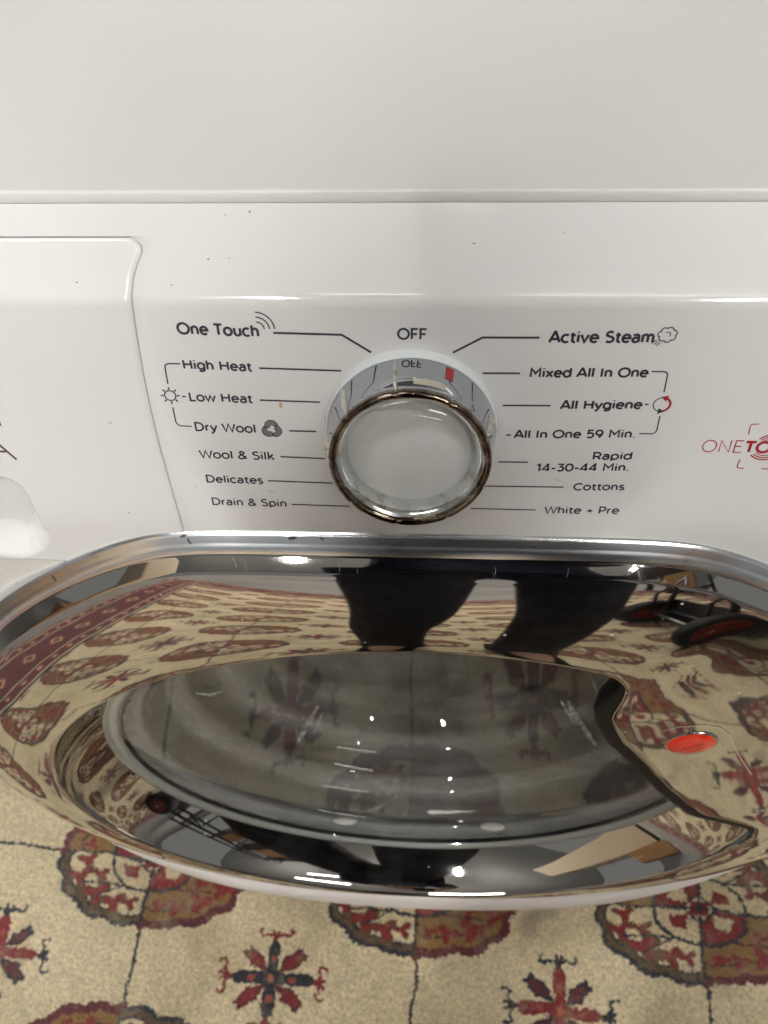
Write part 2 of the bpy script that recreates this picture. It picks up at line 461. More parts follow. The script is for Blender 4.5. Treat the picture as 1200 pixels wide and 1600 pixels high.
g('a', .62, arc(.31, .50, .21, .22, 155, 0, 10) + [(.52, 0)], [(.52, .42), (.30, .42)] + arc(.27, .21, .19, .21, 90, 270, 10) + arc(.27, .25, .25, .25, 270, 355, 6))
g('c', .60, arc(.35, .36, .29, .36, 50, 310, 20))
g('d', .70, arc(.34, .36, .27, .36, 0, 360, 24), [(.61, 0), (.61, 1.04)])
g('e', .67, [(.08, .38), (.60, .38)] + arc(.34, .36, .27, .36, 4, 318, 22))
g('g', .70, arc(.34, .36, .27, .36, 0, 360, 24), [(.61, .72), (.61, 0)] + arc(.35, -.02, .26, .24, 0, -140, 10))
g('h', .66, [(.11, 0), (.11, 1.04)], [(.11, .40)] + arc(.33, .44, .22, .28, 180, 0, 12) + [(.55, 0)])
g('i', .24, [(.12, 0), (.12, .72)], [(.12, .91), (.12, 1.03)])
g('k', .62, [(.11, 0), (.11, 1.04)], [(.11, .28), (.52, .72)], [(.28, .44), (.58, 0)])
g('l', .24, [(.12, 0), (.12, 1.04)])
g('m', 1.00, [(.11, 0), (.11, .72)], [(.11, .42)] + arc(.30, .46, .19, .26, 180, 0, 10) + [(.49, 0)], [(.49, .42)] + arc(.68, .46, .19, .26, 180, 0, 10) + [(.87, 0)])
g('n', .66, [(.11, 0), (.11, .72)], [(.11, .40)] + arc(.33, .44, .22, .28, 180, 0, 12) + [(.55, 0)])
g('o', .70, arc(.35, .36, .29, .36, 90, 450, 26))
g('p', .70, arc(.36, .36, .27, .36, 0, 360, 24), [(.11, .72), (.11, -.25)])
g('r', .42, [(.11, 0), (.11, .72)], [(.11, .38)] + arc(.36, .42, .25, .28, 180, 92, 7))
g('s', .52, arc(.26, .545, .17, .175, 35, 210, 10) + arc(.26, .18, .19, .18, 75, -150, 12))
g('t', .42, [(.18, .92), (.18, .22)] + arc(.36, .20, .18, .20, 180, 285, 7), [(.03, .68), (.38, .68)])
g('u', .66, [(.11, .72), (.11, .30)] + arc(.33, .28, .22, .28, 180, 360, 12), [(.55, .72), (.55, 0)])
g('v', .60, [(.03, .72), (.30, 0), (.57, .72)])
g('w', .90, [(.03, .72), (.24, 0), (.45, .70), (.66, 0), (.87, .72)])
g('x', .60, [(.05, .72), (.55, 0)], [(.55, .72), (.05, 0)])
g('y', .60, [(.03, .72), (.31, .02)], [(.58, .72), (.28, -.08), (.18, -.24), (.04, -.22)])
g('0', .74, arc(.37, .5, .30, .5, 90, 450, 28))
g('1', .42, [(.04, .84), (.26, 1), (.26, 0)])
g('3', .66, [(.08, 1), (.56, 1), (.30, .62), (.36, .62)] + arc(.33, .31, .25, .31, 80, -150, 16))
g('4', .72, [(.66, .25), (.05, .25), (.48, 1), (.50, 1), (.50, 0)])
g('5', .68, [(.56, 1), (.16, 1), (.13, .56)] + arc(.32, .32, .28, .32, 115, -140, 16))
g('9', .70, arc(.34, .68, .27, .32, -10, 350, 24), arc(.20, .68, .41, .68, 5, -75, 10))
g('&', .78, [(.74, .0), (.22, .70)] + arc(.36, .80, .17, .20, 200, -20, 12) + [(.40, .58), (.18, .45)] + arc(.28, .23, .23, .23, 110, 300, 12) + [(.56, .14), (.68, .42)])
g('+', .66, [(.33, .16), (.33, .64)], [(.09, .40), (.57, .40)])
g('.', .24, [(.12, -.04), (.12, .09)])
g('-', .44, [(.06, .38), (.38, .38)])

def strip(V, F, pts, w, z, place, closed=False):
    """flat stroke of width w through pts with mitred corners"""
    P = [Vector((a, b)) for a, b in pts]
    Q = [P[0]]
    for p in P[1:]:
        if (p - Q[-1]).length > 1e-5: Q.append(p)
    P = Q
    if len(P) < 2: return
    closed = (P[0] - P[-1]).length < 1e-4
    if closed: P = P[:-1]
    n = len(P); base = len(V)
    for i in range(n):
        if closed: a, b, c = P[i - 1], P[i], P[(i + 1) % n]
        else: a, b, c = P[max(i - 1, 0)], P[i], P[min(i + 1, n - 1)]
        d1 = (b - a).normalized() if (b - a).length > 0 else (c - b).normalized()
        d2 = (c - b).normalized() if (c - b).length > 0 else d1
        n1 = Vector((-d1.y, d1.x)); n2 = Vector((-d2.y, d2.x)); m = n1 + n2
        m = m.normalized() if m.length > 1e-6 else n1
        k = min(1.8, 1 / max(.3, m.dot(n1)))
        for sg in (1, -1):
            q = b + m * (sg * w / 2 * k); V.append(place(q.x, q.y, z))
    for i in range(n if closed else n - 1):
        j = (i + 1) % n
        F.append((base + 2 * i, base + 2 * i + 1, base + 2 * j + 1, base + 2 * j))

def pplace(x, s, z):                            # (x, s) on the panel, z above it
    q = Vector(surf(x, s)) + surf_n(s) * z
    return W(*q)

def text_geo(V, F, txt, p0, p1, cap, weight, lift=5e-5, track=.06):
    """lettering between two (x,s) base points on the panel; cap height in metres"""
    adv = sum(G[c][0] + track for c in txt) - track
    adv -= .10
    wx = (p1[0] - p0[0]) / adv; sy = cap
    pen = -.05; ds = (p1[1] - p0[1]) / (p1[0] - p0[0])
    for c in txt:
        a, st = G[c]
        for k, s_ in enumerate(st):
            def pl(u, v, z, pen=pen):
                return pplace(u, v, z)
            pts = [(p0[0] + (pen + u) * wx, p0[1] + (pen + u) * wx * ds - (v * (cap - weight) + weight / 2)) for u, v in s_]
            strip(V, F, pts, weight, lift + 6e-6 * k, pl)
        pen += a + track

def px_len(px, py, dy):                         # length along the panel of dy pixels up from (px,py)
    return abs(on_panel(px, py)[1] - on_panel(px, py - dy)[1])

labels = [("One Touch", (279.5, 522.7), (405, 527.2), 20, 3.3, 'ink', 'bold lettering reading One Touch'),
          ("High Heat", (287.5, 577), (393.5, 581), 16, 2.3, 'ink', 'lettering reading High Heat'),
          ("Low Heat", (297, 627), (394.5, 630.5), 15, 2.2, 'ink', 'lettering reading Low Heat'),
          ("Dry Wool", (306, 673.5), (400, 677), 14.5, 2.2, 'ink', 'lettering reading Dry Wool'),
          ("Wool & Silk", (314, 716), (428.5, 719.3), 13.5, 2.1, 'ink', 'lettering reading Wool & Silk'),
          ("Delicates", (323.5, 754), (411, 756.5), 12.5, 2.1, 'ink', 'lettering reading Delicates'),
          ("Drain & Spin", (332.5, 789), (448, 792.3), 12, 2.0, 'ink', 'lettering reading Drain & Spin'),
          ("OFF", (622, 531), (666, 531.5), 19, 2.4, 'ink', 'lettering reading OFF above the dial'),
          ("Active Steam", (858.5, 536.5), (1020.5, 536.3), 20, 3.3, 'ink', 'bold lettering reading Active Steam'),
          ("Mixed All In One", (827.5, 590.5), (1010.5, 590), 16.3, 2.5, 'ink', 'lettering reading Mixed All In One'),
          ("All Hygiene", (876, 640.3), (1001, 639.6), 15.4, 2.5, 'ink', 'lettering reading All Hygiene'),
          ("All In One 59 Min.", (804, 685.3), (991, 684.6), 13.8, 2.3, 'ink', 'lettering reading All In One 59 Min.'),
          ("Rapid", (925.5, 719), (985.5, 718.5), 13, 2.3, 'ink', 'lettering reading Rapid'),
          ("14-30-44 Min.", (838.5, 737.2), (981, 736.4), 13, 2.3, 'ink', 'lettering reading 14-30-44 Min.'),
          ("Cottons", (896, 766.5), (974, 766.2), 12, 2.1, 'ink', 'lettering reading Cottons'),
          ("White + Pre", (851, 802.8), (965.5, 803.2), 12, 2.0, 'ink', 'lettering reading White + Pre')]
for txt, a, b, cap, wt, mt, lab in labels:
    V, F = [], []
    p0, p1 = on_panel(*a), on_panel(*b)
    capm = px_len(a[0], a[1], cap)
    text_geo(V, F, txt, p0, p1, capm, wt * (.000235 if wt > 3 else .000280))
    link('lettering', V, F, MT[mt], panel, smooth=False, label=lab)

def poly_px(V, F, pts, wpx, lift=5e-5, rnd=0):
    P = [on_panel(*p) for p in pts]
    strip(V, F, P, wpx * .000195, lift, lambda u, v, z: pplace(u, v, z))
def densify(pts, n=8):
    out = []
    for a, b in zip(pts, pts[1:]):
        for i in range(n): out.append(lerp(a, b, i / n))
    return out + [pts[-1]]
lines = [([(427, 520), (534, 523), (580, 550.5)], 3.4), ([(405, 575), (533, 579.3)], 3), ([(406, 625), (500, 628.3)], 2.8), ([(452, 673), (494.5, 674.2)], 2.8),
         ([(438, 713.5), (508, 716.5)], 2.6), ([(418.5, 751), (520, 754.7)], 2.5), ([(456, 788), (547, 791)], 2.4),
         ([(843, 527.5), (754, 527.3), (707.5, 551)], 3.4), ([(754, 583), (812.5, 583.2)], 2.9), ([(785.5, 633.3), (860, 633.8)], 2.8),
         ([(790.8, 679.5), (798.4, 679.6)], 2.6), ([(1007.5, 631.8), (1013.5, 631.8)], 2.6), ([(778.5, 721.6), (825, 722.1)], 2.5), ([(756, 759.3), (880.5, 761)], 2.4), ([(735, 794.3), (837, 796.7)], 2.3), ([(284.5, 619.3), (290.5, 619.6)], 2.6)]
for pts, wd in lines:
    V, F = [], []; poly_px(V, F, pts, wd)
    link('pointer_line', V, F, MT['ink'], panel, smooth=False)
brs = [[(281.5, 568.3), (264.5, 568), (260.5, 568.8), (258, 571), (257.8, 574), (262.5, 600)], [(270, 636), (274.5, 658), (277, 662.5), (281.5, 665.2), (299.5, 666)],
       [(1018, 580.5), (1037, 580.5), (1041, 581.5), (1043, 584.5), (1042.6, 588), (1037.3, 613)], [(1031, 650), (1026.5, 671), (1024, 675.6), (1019, 677.6), (999, 677.4)]]
for pts in brs:
    V, F = [], []; poly_px(V, F, pts, 2.2)
    link('bracket_line', V, F, MT['ink'], panel, smooth=False)

def icon(px, py):                               # local frame in panel metres, y up
    x0, s0_ = on_panel(px, py)
    return lambda u, v, z: pplace(x0 + u, s0_ - v, z)
mm = .001
# radio waves
V, F = [], []; pl = icon(401, 514.5)
for k, r in enumerate((2.3, 3.8, 5.3)): strip(V, F, arc(0, 0, r * mm, r * mm, 2, 88, 12), .00042, 5e-5, pl)
link('printed_icon', V, F, MT['ink'], panel, smooth=False, label='three printed radio wave arcs')
# sun
V, F = [], []; pl = icon(266, 618)
strip(V, F, arc(0, 0, 1.75 * mm, 1.75 * mm, 0, 360, 24), .00042, 5e-5, pl)
for k in range(8):
    a = radians(22.5 + 45 * k + 22.5); c_, s_ = cos(a), sin(a); b = len(V)
    for (rr, tt) in ((2.15, -.42), (2.15, .42), (3.3, 0)): V.append(pl((rr * c_ - tt * s_) * mm, (rr * s_ + tt * c_) * mm, 6.5e-5))
    F.append((b, b + 1, b + 2))
link('printed_icon', V, F, MT['ink'], panel, smooth=False, label='printed sun symbol')
# woollen skein
V, F = [], []; pl = icon(424.5, 670.5)
for k in range(3):
    a = radians(90 + 120 * k); cx, cy = 1.25 * mm * cos(a), 1.25 * mm * sin(a)
    for j in range(5):
        r = (.42 + .42 * j) * mm
        a0 = 90 + 120 * k - 95; a1 = 90 + 120 * k + 150 - 8 * j
        strip(V, F, arc(cx, cy, r, r * 1.02, a0, a1, 18), .00029, 5e-5 + k * 8e-6, pl)
link('printed_icon', V, F, MT['ink'], panel, smooth=False, label='printed wool skein symbol')
# steam cloud
V, F = [], []; pl = icon(1043, 523)
pts = []
for k in range(7):
    a = 360 / 7 * k + 20; cx, cy = 1.75 * mm * cos(radians(a)), 1.45 * mm * sin(radians(a))
    pts += arc(cx, cy, .95 * mm, .90 * mm, a - 68, a + 68, 8)
pts.append(pts[0])
strip(V, F, pts, .00036, 5e-5, pl)
strip(V, F, arc(.1 * mm, .1 * mm, .75 * mm, .7 * mm, -60, 150, 10), .0003, 5.6e-5, pl)
for k in range(3): strip(V, F, [((-2.6 + .55 * k) * mm, (-1.6 - .5 * k) * mm), ((-4.0 + .75 * k) * mm, (-2.7 - .35 * k) * mm)], .0003, 5.3e-5, pl)
link('printed_icon', V, F, MT['ink'], panel, smooth=False, label='printed steam cloud symbol')
# circular arrows
pl = icon(1034, 632)
for mt, a0, a1, w_ in (('ink', 80, 255, .00034), ('ink_red', -75, 62, .0007)):
    V, F = [], []; strip(V, F, arc(0, 0, 2.5 * mm, 2.35 * mm, a0, a1, 16), w_, 5e-5, pl)
    a = radians(a1 + (12 if a1 > 100 else 12)); b = len(V); e = (2.5 * mm * cos(a), 2.35 * mm * sin(a))
    t = Vector((-sin(a), cos(a))); n_ = Vector((cos(a), sin(a)))
    for q in ((t * 1.3), (n_ * 1.1 - t * .6), (-n_ * 1.1 - t * .6)): V.append(pl(e[0] + q.x * mm, e[1] + q.y * mm, 6.2e-5))
    F.append((b, b + 1, b + 2))
    link('printed_icon', V, F, MT[mt], panel, smooth=False, label='black curved arrow' if mt == 'ink' else 'red curved arrow')
# ONE TOUCH mark at the right, red, runs out of the picture
V, F = [], []
p0 = on_panel(1095, 706.5); p1 = on_panel(1157, 707.5); cap = px_len(1095, 706.5, 19.6)
text_geo(V, F, "ONE", p0, p1, cap, .00038)
p2 = on_panel(1161.5, 708); p3 = (p2[0] + .0205, p2[1] + .0001)
text_geo(V, F, "TOUCH", p2, p3, cap, .00095)
link('lettering', V, F, MT['ink_red'], panel, smooth=False, label='red lettering reading ONETOUCH')
V, F = [], []; cxx, css = p2[0] + .0075, p2[1] - cap / 2
def plr(u, v, z): return pplace(cxx + u, css - v, z)
for k, r in enumerate((4.1, 4.9, 5.7)):
    strip(V, F, arc(0, -.9 * mm, r * mm, r * mm * .98, 48 - 2 * k, 132 + 2 * k, 12), .00032 + .00008 * k, 5e-5, plr)
    strip(V, F, arc(-1.0 * mm, .9 * mm, r * mm, r * mm * .98, 228 - 2 * k, 312 + 2 * k, 12), .00032 + .00008 * k, 5e-5, plr)
link('printed_icon', V, F, MT['ink_red'], panel, smooth=False, label='red wave arcs around the lettering')
V, F = [], []
for pts in ([(1169.4, 678.5), (1172.3, 666), (1175, 662.8), (1186, 662.5)], [(1156.6, 717.6), (1151.6, 728), (1153, 731), (1162, 731.8)], [(1189.6, 732.3), (1203, 732.6), (1207, 730), (1209.5, 719)], [(1205, 662.3), (1216, 662.3), (1218, 665), (1216, 678)]):
    poly_px(V, F, pts, 1.9)
link('printed_icon', V, F, MT['ink_red'], panel, smooth=False, label='red corner brackets around the lettering')
# big letters on the drawer front, cut by the picture's edge
V, F = [], []
capA = px_len(10, 719, 44)
text_geo(V, F, "A", on_panel(-41, 717.6), on_panel(24, 719.5), capA, .00085)
link('lettering', V, F, plain('ink_brown', (.075, .055, .05), .45), drawer, smooth=False, label='large thin letter A')
V, F = [], []
text_geo(V, F, "N", on_panel(-20, 665.6), on_panel(4.5, 666.3), px_len(0, 666, 20), .0005)
link('lettering', V, F, MT['ink'], drawer, smooth=False, label='small letter N')

# marks of use: drip, scuffs
def blob(V, F, px, py, rx, ry, lift, rough=.15, n=18, tilt=0.):
    x0, s0_ = on_panel(px, py); b = len(V)
    V.append(pplace(x0, s0_, lift * 1.3))
    for k in range(n):
        a = 2 * pi * k / n; q = 1 + rough * random.uniform(-1, 1)
        u, v = rx * cos(a) * q, ry * sin(a) * q
        V.append(pplace(x0 + u * cos(tilt) - v * sin(tilt), s0_ + u * sin(tilt) + v * cos(tilt), lift * .3))
    for k in range(n): F.append((b, b + 1 + k, b + 1 + (k + 1) % n))
V, F = [], []; blob(V, F, 438.5, 633, .00055, .0011, 1.5e-4, .1)
link('dried_drip', V, F, MT['stain'], panel, label='small yellowish dried drip')
V, F = [], []
blob(V, F, 423, 768, .0013, .0005, 2e-5, .5)
link('scuff_mark', V, F, MT['pink_scuff'], panel)
V, F = [], []
blob(V, F, 871, 750, .0013, .00025, 2e-5, .5, tilt=.3)
link('scuff_mark', V, F, MT['pink_scuff'], panel)
V, F = [], []
for px, py, rx, ry in ((173, 661, .0007, .00012), (201, 801, .0004, .00015), (120, 441, .0003, .0002), (306, 760, .0002, .0002), (390, 331, .0003, .00022), (741, 380, .0004, .0002), (352, 336, .0002, .0002), (325, 405, .0003, .0002), (358, 403, .0002, .00015), (882, 364, .0002, .0002), (268, 445, .0003, .0002)):
    blob(V, F, px, py, rx, ry, 2.2e-5, .4, 8)
link('dirt_speck', V, F, MT['rust'], panel, smooth=False)['kind'] = 'stuff'

# ------------------------------------------------------------------ dial
def KW(r, a, h):                                # polar about the dial axis; a=0 is up
    q = kb + Vector((1, 0, 0)) * (r * sin(a)) - PD * (r * cos(a)) + PN * h
    return W(*q)
def lathe(prof_, n=128, fn=None, a0=0, a1=2 * pi, full=True, cap0=False, cap1=False):
    loops = []
    for r, h in prof_:
        loops.append([KW(r, a0 + (a1 - a0) * k / (n if full else n - 1), h) for k in range(n)])
    return loft(loops, closed=full, cap0=cap0, cap1=cap1)
knob = empty('dial_knob', W(*kb)); knob.parent = machine
def klink(name, VF, mat, **kw):
    inv = knob.matrix_world.inverted() if False else Matrix.Translation(-W(*kb))
    V, F = VF
    return link(name, [inv @ Vector(v) for v in V], F, mat, knob, **kw)
# white collar round the foot
klink('base_ring', lathe([(.0272, -.0002), (.0271, .0006), (.0267, .0028), (.0266, .0034), (.0263, .0036), (.0260, .0034), (.0258, .0026)], 160), MT['knob_base'])
skp = [(.0261, .0026), (.02605, .0036), (.0259, .0044), (.0249, .0110), (.0240, .0150), (.0236, .0160), (.02365, .0168)]
klink('skirt', lathe(skp, 200), MT['chrome_knob'])
def ring_loops():
    P_ = [(.02360, .0165), (.02392, .0168), (.02412, .0174), (.02418, .0182), (.02405, .0189), (.02372, .0194), (.02325, .0196), (.02270, .01945), (.02215, .0191), (.02160, .0185), (.02130, .0177)]
    n = 288; loops = []
    for r, h in P_:
        lp = []
        for k in range(n):
            a = 2 * pi * k / n; d = 0.
            for j in range(9):
                da = (a - radians(-10 + 40 * j) + pi) % (2 * pi) - pi
                d += math.exp(-(da * .0242 / .0006) ** 2)
            rr = r - (.00045 * d if r > .0225 else 0)
            rr += .00006 * sin(9 * a + 40 * h * 100) * (r > .0235)
            lp.append(KW(rr, a, h))
        loops.append(lp)
    return loft(loops)
klink('knob_ring', ring_loops(), MT['ring_chrome'])
# silvered cup with a pale disc under a clear dome
klink('silvered_cup', lathe([(.0217, .0184), (.0211, .0180), (.0205, .0172), (.0199, .0159), (.0194, .0142), (.0190, .0121)], 128), MT['cup'])
klink('dial_disc', lathe([(.01915, .0120), (.0186, .0124), (.0170, .0131), (.0140, .0139), (.0100, .0146), (.0050, .0150), (.0006, .0151)], 96, cap1=True), MT['disc'])
klink('clear_dome', lathe([(.0218, .0183), (.0216, .0188), (.0210, .0196), (.0195, .0211), (.0175, .0224), (.0150, .0235), (.0120, .0244), (.0085, .0251), (.0050, .0254), (.0004, .0255)], 128, cap1=True), MT['dome'])
def rib(a, name, mat, hw, h0, h1, lift, rnd=False, label=None):
    V, F = [], []; n = 12
    sec = [(-1, 0), (-.85, .6), (-.45, .95), (0, 1.), (.45, .95), (.85, .6), (1, 0)]
    for i in range(n + 1):
        t = i / n; h = h0 + (h1 - h0) * t
        r = float(np.interp(h, [p[1] for p in skp], [p[0] for p in skp]))
        fade = min(1, sqrt(max(0, min(t, 1 - t)) * 12 + .0)) if rnd else 1
        for u, v in sec:
            V.append(KW(r - .00008 + (lift * v + .00008 * (v > 0)) * (fade if lift > .0002 else 1), a + u * hw * (max(.25, fade) if rnd else 1) / r, h))
    m = len(sec)
    for i in range(n):
        for k in range(m - 1): F.append((i * m + k, (i + 1) * m + k, (i + 1) * m + k + 1, i * m + k + 1))
    klink(name, (V, F), mat, label=label)
for k in range(9):
    if k == 1: continue
    rib(radians(-10 + 40 * k), 'grip_rib', MT['rib'], .00062, .0056, .0166, .0014, True)
rib(radians(26), 'pointer_mark', MT['red'], .00145, .0042, .0098, .00010, False, 'red pointer mark on the dial side')
# tan residue of glue near the ring
V, F = [], []
for i in range(7):
    for k in range(13):
        h = .0118 + .0030 * i / 6; a = radians(2 + 22 * k / 12 + random.uniform(-.6, .6))
        if i in (0,): h += .0009 * abs(sin(k * 1.3))
        if k == 12: h = min(max(h, .0126), .0138)
        r = float(np.interp(h, [p[1] for p in skp], [p[0] for p in skp])) + .00006
        V.append(KW(r, a, h))
for i in range(6):
    for k in range(12): F.append((i * 13 + k, i * 13 + k + 1, (i + 1) * 13 + k + 1, (i + 1) * 13 + k))
klink('glue_residue', (V, F), plain('residue', (.52, .49, .40), .5))

# ------------------------------------------------------------------ door
BE = radians(10)
O = Vector((0.0, .07331, .48660)) * KS               # centre of the opening (x,F,D)
DN = Vector((0, -cos(BE), -sin(BE))); DV = Vector((0, -sin(BE), cos(BE)))
def DW(u, v, h): return W(*(O + (Vector((u, 0, 0)) + DV * v + DN * h) * KS))
def polar(r, a, h): return DW(r * sin(a), -r * cos(a), h)      # a=0 up, clockwise to the right
ND = 360
AN = [2 * pi * k / ND for k in range(ND)]
def r_base(a, off=0.):
    R_ = .2660; vt = .2480
    c = cos(a); p = 70
    r = R_ if c <= .2 else (R_ ** -p + (vt / c) ** -p) ** (-1 / p)
    return r - off
def smooth(t): t = max(0, min(1, t)); return t * t * (3 - 2 * t)
def adeg(a): return math.degrees(a) % 360
def r_crest(a):
    d = adeg(a); d = min(d, 360 - d)                            # chrome draws in towards the foot of the door
    return r_base(a) - .0142 - float(np.interp(d, [90, 105, 120, 133, 153, 180], [0, .002, .007, .013, .026, .047]))
hx = [-90, 0, 20, 25.5, 28.5, 30.3, 32.5, 36.6, 42, 49.8, 60, 69.3, 78, 85, 91, 96, 101, 106, 200]
hr = [0, 0, 0, .1915, .186, .175, .1615, .1535, .1465, .1430, .1415, .1440, .1520, .1630, .198, .2035, .2045, .0, .0]
def r_circ(a):
    ax, by = (.203 if sin(a) >= 0 else .213), .1905
    return 1 / sqrt((sin(a) / ax) ** 2 + (cos(a) / by) ** 2)
def r_open(a):
    d = adeg(a); rc = r_circ(a)
    if 20 < d < 106:
        r = float(np.interp(d, hx[3:-2], hr[3:-2])) if 25.5 <= d <= 101 else rc
        if d < 25.5: r = rc + (.1915 - rc) * (d - 20) / 5.5
        if d > 101: r = .1995 + (rc - .1995) * (d - 101) / 5
        return min(r, rc + .002)
    return rc
# smooth the opening outline a little
ro = np.array([r_open(a) for a in AN])
for _ in range(1): ro = .25 * np.roll(ro, 1) + .5 * ro + .25 * np.roll(ro, -1)
rcirc = np.array([r_circ(a) for a in AN])
rcr = np.array([r_crest(a) for a in AN])
rb = np.array([r_base(a) for a in AN])
def h_ring(t):                                  # 0 at the opening, 1 at the crest
    return -.0022 * t - .0041 * t * t + RB * 4 * t * (1 - t)
RB = .0008
door = empty('door', (0, 0, 0)); door.parent = machine
loops = []
# outer rim band: from the machine's face over two steps to the crest
outer = [(0., -.0300), (0., -.0152), (.0004, -.0147), (.0012, -.0142), (.0034, -.0131), (.0040, -.0128), (.0046, -.0123), (.0060, -.0117), (.0074, -.0114), (.0082, -.0113)]
bar_ = [(.0082, -.0113), (.0085, -.0112), (.0090, -.0108), (.0133, -.0073), (.0139, -.0069), (.0146, -.0066), (.0154, -.0064)]
for w_, h in outer: loops.append([polar((rb[k] - w_ - (rb[k] - .0138 - rcr[k]) * (w_ / .0138)), a, h) for k, a in enumerate(AN)])
V, F = loft(loops); link('rim_band', V, F, MT['chrome_edge'], door)
loops = []
for w_, h in bar_[0:]: loops.append([polar((rb[k] - w_ - (rb[k] - .0138 - rcr[k]) * (w_ / .0138)), a, h) for k, a in enumerate(AN)])
rc2 = rcr - .0019
for t in np.linspace(.985, 0, 34):
    loops.append([polar(ro[k] + (rc2[k] - ro[k]) * t, a, h_ring(t)) for k, a in enumerate(AN)])
# rounded inner edge, then the dished inner wall down to the glass
for w_, h in ((.0006, -.0001), (.0012, -.0005), (.0016, -.0011)):
    loops.append([polar(ro[k] - w_, a, h) for k, a in enumerate(AN)])
V, F = loft(loops); bez = link('chrome_bezel', V, F, MT['chrome'], door)
# handle plate underside (black), where the bezel covers the glass
ks = [k for k, a in enumerate(AN) if 27 <= adeg(a) <= 94]
def gw(k):
    d = adeg(AN[k]); return smooth((d - 27) / 5) * (.35 + .65 * smooth((95 - d) / 6))
PO = [Vector((ro[k] * sin(AN[k]), -ro[k] * cos(AN[k]))) for k in range(ND)]
def inn(k, d):                                   # step square to the plate's edge, towards the glass
    t = (PO[(k + 2) % ND] - PO[k - 2]).normalized(); n_ = Vector((-t.y, t.x)); return PO[k] + n_ * d
sgn = 1 if (inn(60, .01).length < PO[60].length) else -1
lp = [[DW(*inn(k, sgn * .0011), -.0004) for k in ks]]
for dr, h in ((.0026, -.0004), (.0054, -.0006), (.0070, -.0014), (.0075, -.0030), (.0072, -.0060), (.0050, -.0110)):
    lp.append([DW(*inn(k, sgn * (.0011 + dr * gw(k))), h) for k in ks])
for dr, h in ((.002, -.0135), (.030, -.0140)):
    lp.append([polar(min(ro[k] + dr, rcirc[k] - .001), AN[k], h) for k in ks])
V, F = loft(lp, closed=False); link('handle_grip', V, F, MT['black'], door, label='black grip edge of the door handle')
# chrome dish
loops = []
for t in np.linspace(0, 1, 26):
    e = t ** .9
    rr = [rcirc[k] - .0016 - (.0185) * (t ** 1.25) - 0 for k in range(ND)]
    loops.append([polar(rr[k], a, -.0012 - .0290 * t ** .85) for k, a in enumerate(AN)])
V, F = loft(loops); link('inner_dish', V, F, MT['chrome'], door)
# glass: rim ring, then the bowl
rg = rcirc - .0200
def gl(profile_): return loft([[polar(rg[k] * f_, a, h) for k, a in enumerate(AN)] for f_, h in profile_])
V, F = gl([(1.02, -.0318), (1.0, -.0296), (.985, -.0290), (.965, -.0292), (.955, -.0302), (.950, -.0316)]); link('glass_rim', V, F, MT['glass_rim'], door)
V, F = gl([(.952, -.0312), (.90, -.0318), (.80, -.0330), (.60, -.0345), (.40, -.0354), (.20, -.0359), (.01, -.0360)]); F.append(tuple(range(len(V) - ND, len(V)))); link('front_glass', V, F, MT['front_glass'], door)
gp = [(.945, -.0345), (.925, -.0380), (.905, -.0400), (.890, -.0440), (.868, -.0600), (.855, -.0660), (.830, -.0685), (.800, -.0700), (.780, -.0740), (.760, -.0880), (.735, -.0950), (.69, -.0970), (.64, -.0980), (.61, -.1010), (.58, -.1080), (.45, -.1140), (.30, -.1150), (.15, -.115), (.01, -.1148)]
gs = []
for a, b in zip(gp, gp[1:]):
    for i in range(3): gs.append(lerp(a, b, i / 3))
gs.append(gp[-1])
for _ in range(1): gs = [gs[0]] + [((p[0] + 2 * q[0] + r[0]) / 4, (p[1] + 2 * q[1] + r[1]) / 4) for p, q, r in zip(gs, gs[1:], gs[2:])] + [gs[-1]]
V, F = gl(gs); V_, F_ = V, F
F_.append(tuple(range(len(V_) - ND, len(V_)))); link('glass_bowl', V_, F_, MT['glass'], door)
# dried wipe marks on the front of the glass
sm = bpy.data.materials.new('wipe_mark'); sm.use_nodes = True; Ns, Ls = sm.node_tree.nodes, sm.node_tree.links; Ns.clear()
so = Ns.new('ShaderNodeOutputMaterial'); st_ = Ns.new('ShaderNodeBsdfTransparent'); sd_ = Ns.new('ShaderNodeBsdfDiffuse'); sd_.inputs[0].default_value = (.75, .77, .80, 1); sx_ = Ns.new('ShaderNodeMixShader')
Ls.new(ramp(Ns, Ls, noise(Ns, Ls, 190, 4, .8), [(.40, (.02,) * 3), (.75, (.55,) * 3)]), sx_.inputs[0]); Ls.new(st_.outputs[0], sx_.inputs[1]); Ls.new(sd_.outputs[0], sx_.inputs[2]); Ls.new(sx_.outputs[0], so.inputs[0])
def DPg(px, py):
    v = Vector(pix_ray(px, py)); p = O + DN * (-.0335 * KS); t = p.dot(DN) / v.dot(DN); q = v * t - O; return q.x / KS, q.dot(DV) / KS
